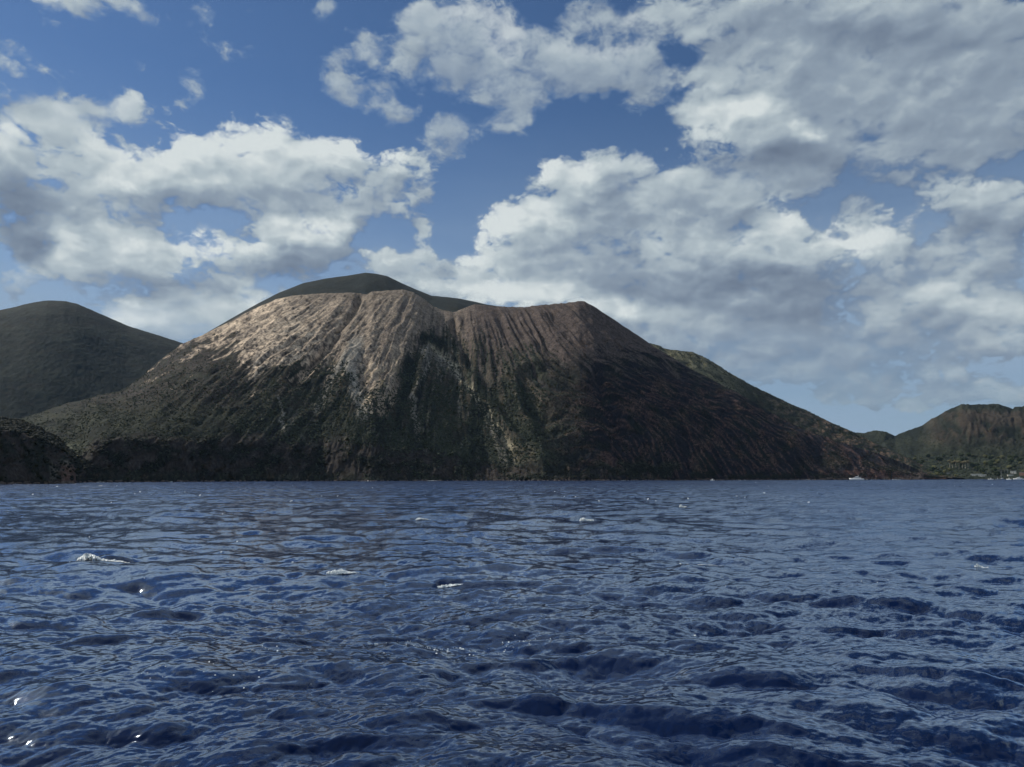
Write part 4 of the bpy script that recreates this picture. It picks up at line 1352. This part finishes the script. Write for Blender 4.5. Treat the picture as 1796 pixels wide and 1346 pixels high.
def motor_yacht(loc, rz, L, label, hullmat=None, **kw):
    e = empty("motor_yacht", loc, rz, label=label, cat="yacht", **kw)
    k = L / 24.0
    H, B = 2.3 * k, 5.6 * k
    h_ = hull_mesh(L, B, H, hullmat or m_white, e)
    bm = bmesh.new()
    add_box(bm, -.30 * L, .30 * L, -.38 * B, .38 * B, H * .98, H + 2.3 * k, (4.2 * k, .3 * k, .3 * k, .3 * k))
    sp = bm_obj("cabin", bm, m_white, e)
    bm = bmesh.new()
    add_box(bm, -.20 * L, .28 * L, -.385 * B, .385 * B, H + .9 * k, H + 1.75 * k, (1.3 * k, .05 * k, .1 * k, .1 * k))
    bm_obj("window", bm, m_glass, sp)
    bm = bmesh.new()
    add_box(bm, -.115 * L, .36 * L, -.40 * B, .40 * B, H + 2.3 * k, H + 2.55 * k)
    bm_obj("upper_deck", bm, m_white, e)
    bm = bmesh.new()
    add_box(bm, -.09 * L, .14 * L, -.30 * B, .30 * B, H + 2.55 * k, H + 3.5 * k, (1.6 * k, .4 * k, .2 * k, .2 * k))
    bm_obj("flybridge", bm, m_white, e)
    bm = bmesh.new()
    add_tube(bm, (.10 * L, -.3 * B, H + 2.5 * k), (.13 * L, -.3 * B, H + 4.8 * k), .12 * k)
    add_tube(bm, (.10 * L, .3 * B, H + 2.5 * k), (.13 * L, .3 * B, H + 4.8 * k), .12 * k)
    add_box(bm, .10 * L, .17 * L, -.33 * B, .33 * B, H + 4.7 * k, H + 4.95 * k)
    add_tube(bm, (.13 * L, 0, H + 4.9 * k), (.13 * L, 0, H + 6.6 * k), .05 * k)
    bm_obj("radar_arch", bm, m_white, e)
    bm = bmesh.new()
    for sgn in (-1, 1):
        for i in range(7):
            x = -.44 * L + i * .035 * L
            yy = sgn * B * .5 * (1 - (1 - min((x / L + .5) / .55, 1)) ** 2.2) * .93
            add_tube(bm, (x, yy, H * 1.2), (x, yy, H * 1.2 + .9 * k), .03 * k, n=4)
        add_tube(bm, (-.44 * L, sgn * B * .1, H * 1.2 + .9 * k), (-.23 * L, sgn * B * .38, H * 1.2 + .9 * k), .04 * k, n=4)
    bm_obj("railing", bm, m_alu, e)
    bm = bmesh.new()
    add_box(bm, .49 * L, .56 * L, -.4 * B, .4 * B, .25 * k, .5 * k)
    bm_obj("swim_platform", bm, m_white, e)
    return e


def sail_boat(loc, rz, L, label, hullmat, **kw):
    e = empty("sailing_boat", loc, rz, label=label, cat="sailboat", **kw)
    H, B = .09 * L, .28 * L
    hull_mesh(L, B, H, hullmat, e)
    bm = bmesh.new()
    add_box(bm, -.22 * L, .14 * L, -.25 * B, .25 * B, H, H + .05 * L, (.06 * L, .01 * L, .03 * B, .03 * B))
    c = bm_obj("cabin", bm, m_white, e)
    bm = bmesh.new()
    add_box(bm, -.14 * L, .10 * L, -.245 * B, .245 * B, H + .015 * L, H + .034 * L, (.01 * L, 0, 0, 0))
    bm_obj("window", bm, m_glass, c)
    bm = bmesh.new()
    add_tube(bm, (-.08 * L, 0, H), (-.08 * L, 0, 1.25 * L), .012 * L, .007 * L)
    for z in (.5, .85):
        add_tube(bm, (-.08 * L, -.09 * L, z * L), (-.08 * L, .09 * L, z * L), .005 * L, n=4)
    bm_obj("mast", bm, m_alu, e)
    bm = bmesh.new()
    add_tube(bm, (-.08 * L, 0, .2 * L), (.32 * L, 0, .19 * L), .016 * L)
    add_tube(bm, (-.06 * L, 0, .215 * L), (.30 * L, 0, .205 * L), .03 * L, .018 * L)
    bm_obj("boom", bm, m_white, e)
    bm = bmesh.new()
    for a_ in ((-.49 * L, 0), (.49 * L, 0)):
        add_tube(bm, (a_[0], 0, H * 1.1), (-.08 * L, 0, 1.22 * L), .0022 * L, n=3)
    bm_obj("rigging", bm, m_alu, e)
    return e


def small_boat(loc, rz, L, label, hullmat, **kw):
    e = empty("motorboat", loc, rz, label=label, cat="boat", **kw)
    H, B = .12 * L, .34 * L
    hull_mesh(L, B, H, hullmat, e)
    bm = bmesh.new()
    add_box(bm, -.06 * L, .12 * L, -.16 * B, .16 * B, H * .9, H + .13 * L, (.06 * L, .01 * L, 0, 0))
    bm_obj("console", bm, m_white, e)
    bm = bmesh.new()
    add_box(bm, .47 * L, .56 * L, -.08 * B, .08 * B, -.05 * L, H + .07 * L, (.02 * L, .01 * L, .01, .01))
    bm_obj("outboard_motor", bm, m_grey, e)
    bm = bmesh.new()
    for sx in (.0, .16):
        for sy in (-.3, .3):
            add_tube(bm, (sx * L, sy * B, H), (sx * L, sy * B, H + .26 * L), .008 * L, n=4)
    add_box(bm, -.04 * L, .2 * L, -.38 * B, .38 * B, H + .26 * L, H + .275 * L)
    bm_obj("awning", bm, m_white, e)
    return e


def on_sea(px, d, z=0.0):
    x, y = xy_at(px, d)
    return (float(x), float(y), z)


def az_of(px):
    return float(px_dir(px, HOR)[0])


motor_yacht(on_sea(1502, 1330), -az_of(1502) + .12, 22.0, "large white motor yacht anchored off the rusty boulders at the foot of the dark flank")
small_boat(on_sea(1249, 1010), 0.5, 6.5, "tiny white motorboat with an awning close under the dark right part of the volcano", m_white)
motor_yacht(on_sea(1786, 1590), -az_of(1786) + .3, 17.0, "white motor yacht, nearer and larger of the two at the far right edge")
motor_yacht(on_sea(1812, 1660), -az_of(1800) - .5, 16.0, "white motor yacht moored behind the nearer one at the far right edge")
sail_boat(on_sea(1757, 1600), -az_of(1757) + 1.0, 12.5, "sailing boat with bare tall mast moored left of the white motor yachts", m_navy)
small_boat(on_sea(1737, 1620), -az_of(1737) + .2, 8.5, "leftmost of the three small motorboats moored at the right of the shore, white hull", m_white)
small_boat(on_sea(1750, 1585), -az_of(1750) + 3.3, 7.5, "middle one of the three small moored motorboats, just beside the sailing boat, grey hull", m_grey)
small_boat(on_sea(1769, 1610), -az_of(1769) - .3, 8.0, "rightmost of the three small moored motorboats, between the sailing boat and the white yachts", m_white)


# ------------------------------------------------------------------ houses
def ground_z(px, d):
    s = float(shore_p(px))
    return 1.2 + max(0.0, min(1.2, (d - s) / 400)) * PLAIN_RISE


def house(px, d, w, dep, h, label, wall, roof, gable=False, canopy=False, dz=0.0, rz=0.0, nwin=4):
    x, y = xy_at(px, d)
    e = empty("house" if not canopy else "pavilion", (float(x), float(y), ground_z(px, d) - .3 + dz), -az_of(px) + rz, label=label, cat="building")
    bm = bmesh.new()
    if canopy:
        for sx in np.linspace(-.47, .47, 5):
            for sy in (-.44, .44):
                bm = bmesh.new()
                add_tube(bm, (sx * w, sy * dep, 0), (sx * w, sy * dep, h), .16, n=6)
                bm_obj("post", bm, wall, e)
    else:
        add_box(bm, -w / 2, w / 2, -dep / 2, dep / 2, -2, h)
        wl = bm_obj("wall", bm, wall, e)
        for i in range(nwin):
            cx = (-.5 + (i + .5) / nwin) * w
            isd = i == nwin // 2
            bm = bmesh.new()
            z0, z1 = (.3, 2.4) if isd else (1.1, 2.3)
            add_box(bm, cx - .55, cx + .55, -dep / 2 - .06, -dep / 2 + .1, z0, z1)
            bm_obj("door" if isd else "window", bm, m_glass, wl)
    bm = bmesh.new()
    if gable:
        o_ = .5
        v = [bm.verts.new(p) for p in ((-w / 2 - o_, -dep / 2 - o_, h), (w / 2 + o_, -dep / 2 - o_, h), (w / 2 + o_, dep / 2 + o_, h), (-w / 2 - o_, dep / 2 + o_, h),
                                       (-w / 2 - o_, 0, h + 2.2), (w / 2 + o_, 0, h + 2.2))]
        for f in ((0, 1, 5, 4), (2, 3, 4, 5), (0, 4, 3), (1, 2, 5), (0, 3, 2, 1)):
            bm.faces.new([v[i] for i in f])
    else:
        add_box(bm, -w / 2 - .5, w / 2 + .5, -dep / 2 - .5, dep / 2 + .5, h, h + .45)
    bm_obj("roof", bm, roof, e)
    return e


house(1713, 1830, 21, 10, 4.2, "long low white house with a flat roof standing alone among trees above the shore", m_wall, m_wall, nwin=6)
house(1727, 1832, 6.5, 7, 3.6, "small white annexe just right of the long low white house", m_wall, m_wall, nwin=2)
house(1663, 1815, 7, 6, 3.2, "small pale hut at the water's edge left of the tall trees", m_roof, m_roof, nwin=2)
house(1757, 1885, 24, 12, 5.0, "long open pavilion with a pale flat roof behind the moored boats", m_alu, m_roof, canopy=True, dz=2.0)
house(1778, 1880, 10, 9, 5.5, "white block-shaped house between the pavilion and the terracotta house", m_wall, m_roof, nwin=3)
house(1795, 1850, 13, 10, 6.0, "house with terracotta walls and grey roof at the extreme right edge", m_wallred, m_roof, nwin=4)
house(1772, 1830, 9, 7, 3.4, "low white boathouse by the water behind the moored boats", m_wall, m_wall, nwin=3, rz=.2)


# ------------------------------------------------------------------ trees
def crown_mesh(name, n, spread, hgt, size, seed, flat=False):
    r = np.random.default_rng(seed)
    bm = bmesh.new()
    for i in range(n):
        u = r.normal(size=3)
        u /= np.linalg.norm(u)
        rad = r.uniform(.45, 1.0) ** .6
        c = Vector((u[0] * spread * rad, u[1] * spread * rad, hgt * (.5 + .5 * u[2] * rad * (.5 if flat else 1))))
        m_ = bmesh.ops.create_icosphere(bm, subdivisions=1, radius=size * r.uniform(.6, 1.25))
        for v in m_['verts']:
            v.co = v.co * r.uniform(.75, 1.25) + c
            if flat:
                v.co.z = c.z + (v.co.z - c.z) * .6
    me = bpy.data.meshes.new(name)
    bm.to_mesh(me)
    bm.free()
    return me


def trunk_mesh(name, h, r0, limbs, spread, seed):
    r = np.random.default_rng(seed)
    bm = bmesh.new()
    lean = r.normal(scale=.25, size=2)
    mid = (lean[0] * .5, lean[1] * .5, h * .5)
    add_tube(bm, (0, 0, -.8), mid, r0 * 1.25, r0 * .9)
    add_tube(bm, mid, (lean[0], lean[1], h), r0 * .9, r0 * .55)
    for k in range(limbs):
        a = 2 * math.pi * k / limbs + r.uniform(0, .8)
        add_tube(bm, (lean[0], lean[1], h * .82), (lean[0] + math.cos(a) * spread, lean[1] + math.sin(a) * spread, h * 1.28), r0 * .5, r0 * .2, 5)
    me = bpy.data.meshes.new(name)
    bm.to_mesh(me)
    bm.free()
    return me


m_leafd = leaf_mat("tree_leaves_dark", (.016, .026, .014), (.040, .052, .024))
m_leafl = leaf_mat("tree_leaves_olive", (.05, .06, .028), (.10, .10, .05))
m_leafp = leaf_mat("tree_leaves_tan", (.10, .095, .05), (.16, .14, .085))


def tree_proto(label, kind, crown, trunk, lm, tm, h, **kw):
    e = empty(kind, (0, 0, 0), 0, label=label, cat="tree", **kw)
    c = link("crown", crown, lm, e)
    c.location = (0, 0, h)
    link("trunk", trunk, tm, e)
    return e


GT = "dark round trees on the wooded plain at the right"
GO = "olive green round trees on the wooded plain at the right"
t_dark = tree_proto("dark green round tree in the wood between the shore and the far right hill", "round_tree", crown_mesh("crown_dark", 46, 3.2, 5.0, 1.1, 1),
                    trunk_mesh("trunk_dark", 3.2, .28, 3, 1.6, 1), m_leafd, m_wood, 2.4, group=GT)
t_olive = tree_proto("olive green bushy tree in the wood between the shore and the far right hill", "bushy_tree", crown_mesh("crown_olive", 40, 3.0, 3.8, 1.1, 2),
                     trunk_mesh("trunk_olive", 2.4, .25, 4, 1.5, 2), m_leafl, m_wood, 1.8, group=GO)
t_tall = tree_proto("tall tree with tan feathery crown and bare pale trunk in the row above the shore", "tall_tree", crown_mesh("crown_tall", 44, 3.6, 5.5, 1.15, 3),
                    trunk_mesh("trunk_tall", 13.0, .42, 4, 2.0, 3), m_leafp, m_palebark, 12.6, group="row of tall trees with pale trunks")
tx = [(1667, 1945), (1672, 1935), (1678, 1950), (1683, 1938), (1689, 1945), (1694, 1936), (1699, 1948)]
ORD = ["leftmost", "second from the left", "third from the left", "middle one", "third from the right", "second from the right", "rightmost"]
for k, (px, d) in enumerate(tx):
    lab = ORD[k] + " of the seven tall pale-trunked trees with tan crowns above the shore"
    x, y = xy_at(px, d)
    loc, s = (float(x), float(y), ground_z(px, d)), random.uniform(.88, 1.12)
    if k == 0:
        t_tall.location, t_tall.scale = loc, (s, s, s)
        t_tall['label'] = lab
    else:
        copy_tree(t_tall, loc, random.uniform(0, 6), (s, s, s * random.uniform(.92, 1.08)), label=lab)
first = {id(t_dark): True, id(t_olive): True}
for k in range(190):
    px = random.uniform(1596, 1880)
    d = float(shore_p(px)) + 14 + 440 * random.random() ** 1.5
    if any(abs(px - a) < w and abs(d - dd_) < 45 and d < dd_ + 10 for a, dd_, w in
           ((1713, 1830, 11), (1727, 1832, 6), (1663, 1815, 5), (1757, 1885, 12), (1778, 1880, 7), (1795, 1850, 8), (1772, 1830, 7))):
        continue
    if any(abs(px - a) < 9 and d < 1935 for a, _ in tx) and d < 1925 and random.random() < .85:
        continue
    src = t_olive if random.random() < .3 else t_dark
    x, y = xy_at(px, d)
    s = random.uniform(.7, 1.7)
    loc, sc, rz = (float(x), float(y), ground_z(px, d)), (s * random.uniform(.85, 1.2), s, s * random.uniform(.85, 1.25)), random.uniform(0, 6.28)
    if first[id(src)]:
        src.location, src.scale, src.rotation_euler = loc, sc, (0, 0, rz)
        first[id(src)] = False
    else:
        copy_tree(src, loc, rz, sc)

# ------------------------------------------------------------------ foam on breaking crests
m_foam, t, p, o = new_mat("sea_foam")
pos = t.n.new('ShaderNodeNewGeometry').outputs['Position']
n = t.noise(pos, 7.0, 5, 0.75)
t.put(p.inputs['Base Color'], t.mix(t.step(n, .38, .58), (.22, .30, .38, 1), (.85, .88, .88, 1)))
p.inputs['Roughness'].default_value = 0.6


def surf_z(x, y):
    """height of the waves at a world point (two steps undo the sideways choppy offset)"""
    x0, y0 = x.copy(), y.copy()
    for _ in range(4):
        d = np.hypot(x0, y0)
        h_, ox_, oy_ = sea_surface(x0, y0, d)
        x0, y0 = x - ox_, y - oy_
    return sea_surface(x0, y0, np.hypot(x0, y0))[0]


def foam_patch(px, py, w, hgt, label, seed, dens=.0, lean=.0, tall=.10):
    cx, cy, d = sea_point(px, py)
    ppm = F / d
    W_, D_ = w / ppm / 2, hgt / ppm * 2.2 / 2 * max(1.0, d / 60)
    D_ = min(D_, W_ * 1.1)
    az = px_dir(px, py)[0]
    if hgt > 20:
        D_ = 2.3
    n1, n2 = 180, 80
    a, c = np.meshgrid(np.linspace(-1.3, 1.3, n1), np.linspace(-1.3, 1.3, n2), indexing='ij')
    lx, ly = a * W_, (c + lean * a) * D_
    x = cx + lx * np.cos(az) + ly * np.sin(az)
    y = cy - lx * np.sin(az) + ly * np.cos(az)
    # teardrop: broad at the left, a thin tail to the right
    prof = np.clip(1.0 - 0.85 * (a + 1) / 2, .15, 1)
    q = np.sqrt(np.clip(a, -9, 9) ** 2 + (c / prof) ** 2)
    nz = fbm(x / W_ * 2.4 + seed, y / W_ * 5, 5, .62, 401 + seed)
    m = (1 - q) * (.95 if hgt > 20 else 1.1) + nz * 1.6 + dens + 1.7 * fbm(x / W_ * 13, y / W_ * 13, 3, .65, 431 + seed)
    m = m - 2.2 * sstep(.75, 1.2, q)
    z = surf_z(x, y) + .015 + np.clip(m, 0, 1) * tall * (.25 + np.exp(-((a + .55) / .38) ** 2)) + np.abs(fbm(x / W_ * 7, y / W_ * 9, 3, .6, 441)) * tall * .8 * (m > 0)
    idx = np.arange(n1 * n2).reshape(n1, n2)
    qd = np.stack([idx[:-1, :-1], idx[1:, :-1], idx[1:, 1:], idx[:-1, 1:]], -1).reshape(-1, 4)
    mm = (m[:-1, :-1] + m[1:, 1:]) / 2
    qd = qd[mm.ravel() > .16]
    used, inv = np.unique(qd, return_inverse=True)
    co = np.stack([x, y, z], -1).reshape(-1, 3)[used]
    me = fast_mesh("whitecap", co, inv.reshape(-1, 4))
    o_ = link("whitecap", me, m_foam)
    tag(o_, label, kind="stuff")
    return o_


for k, a in enumerate([
        (182, 985, 84, 22, "largest whitecap, bright white foam at the left", .30, -.1, .30), (602, 1010, 66, 12, "white foam crest left of the middle of the sea", .05, 0, .14),
        (789, 1021, 54, 8, "small thin whitecap just right of the one left of the middle", .0, 0, .10), (1030, 919, 30, 6, "small whitecap farther out right of the middle", .2, 0, .3),
        (1232, 993, 90, 5, "long thin streak of foam right of the middle", -.12, .25, .06), (742, 916, 34, 5, "faint distant foam crest above the middle", -.1, 0, .14),
        (1198, 889, 14, 3, "tiny distant whitecap right of the middle", .1, 0, .3), (1722, 995, 22, 4, "tiny whitecap near the right edge", .0, 0, .12),
        (1745, 958, 20, 3, "faint fleck of foam near the right edge", .0, 0, .12), (1345, 866, 16, 2, "faint distant foam fleck under the dark flank", .1, 0, .3)]):
    foam_patch(a[0], a[1] + (5 if a[3] > 20 else 2 if a[3] > 7 else 0), a[2], a[3], a[4], k, a[5], a[6], a[7])

# scattered flecks of foam, too many to count
FX, FY, FZ, FS = [], [], [], []
rf = np.random.default_rng(77)
for (cx0, cy0, sx, sy, n) in [(770, 1128, 60, 5, 60), (905, 1122, 30, 4, 25), (480, 1160, 30, 10, 14), (330, 1222, 90, 10, 20), (500, 860, 500, 12, 55), (1200, 862, 500, 14, 40), (1450, 1000, 200, 60, 10), (300, 950, 250, 50, 16)]:
    qx, qy = rf.normal(cx0, sx, n), np.maximum(rf.normal(cy0, sy, n), 847)
    x, y, d = sea_point(qx, qy)
    FX.append(x); FY.append(y); FS.append(rf.uniform(.5, 1.5, n) * np.where(qy < 900, .22, .022 * d / 22))
# broken water along the foot of the land
qx = np.concatenate([rf.normal(c, 7, 16) for c in (1415, 1520, 1100, 640, 300, 900, 1300, 1575, 760, 180)])
dsh = np.where(qx < 132, 560, shore_v(qx)) - rf.uniform(4, 9, len(qx))
x, y = xy_at(qx, dsh)
FX.append(x); FY.append(y); FS.append(rf.uniform(.3, .9, len(qx)))
fx, fy, fs = np.concatenate(FX), np.concatenate(FY), np.concatenate(FS)
scatter_object("foam_flecks", np.stack([fx, fy, surf_z(fx, fy) + fs * .1], -1), fs, m_foam, "scattered flecks of white foam on the sea", 9, .22, 1, .5)


# ------------------------------------------------------------------ thin sea haze
bm = bmesh.new()
add_box(bm, -13500, 13500, -13500, 13500, -6, 470)
me = bpy.data.meshes.new("haze")
bmesh.ops.recalc_face_normals(bm, faces=bm.faces)
bm.to_mesh(me)
bm.free()
mh = bpy.data.materials.new("haze")
mh.use_nodes = True
mh.node_tree.nodes.clear()
pv = mh.node_tree.nodes.new('ShaderNodeVolumePrincipled')
pv.inputs['Color'].default_value = (0.36, 0.58, 1.0, 1)
pv.inputs['Density'].default_value = 0.000015
pv.inputs['Anisotropy'].default_value = 0.2
oo = mh.node_tree.nodes.new('ShaderNodeOutputMaterial')
mh.node_tree.links.new(pv.outputs[0], oo.inputs['Volume'])
me.materials.append(mh)
hz = link("haze", me)
tag(hz, "thin pale blue haze over the sea", kind="stuff")
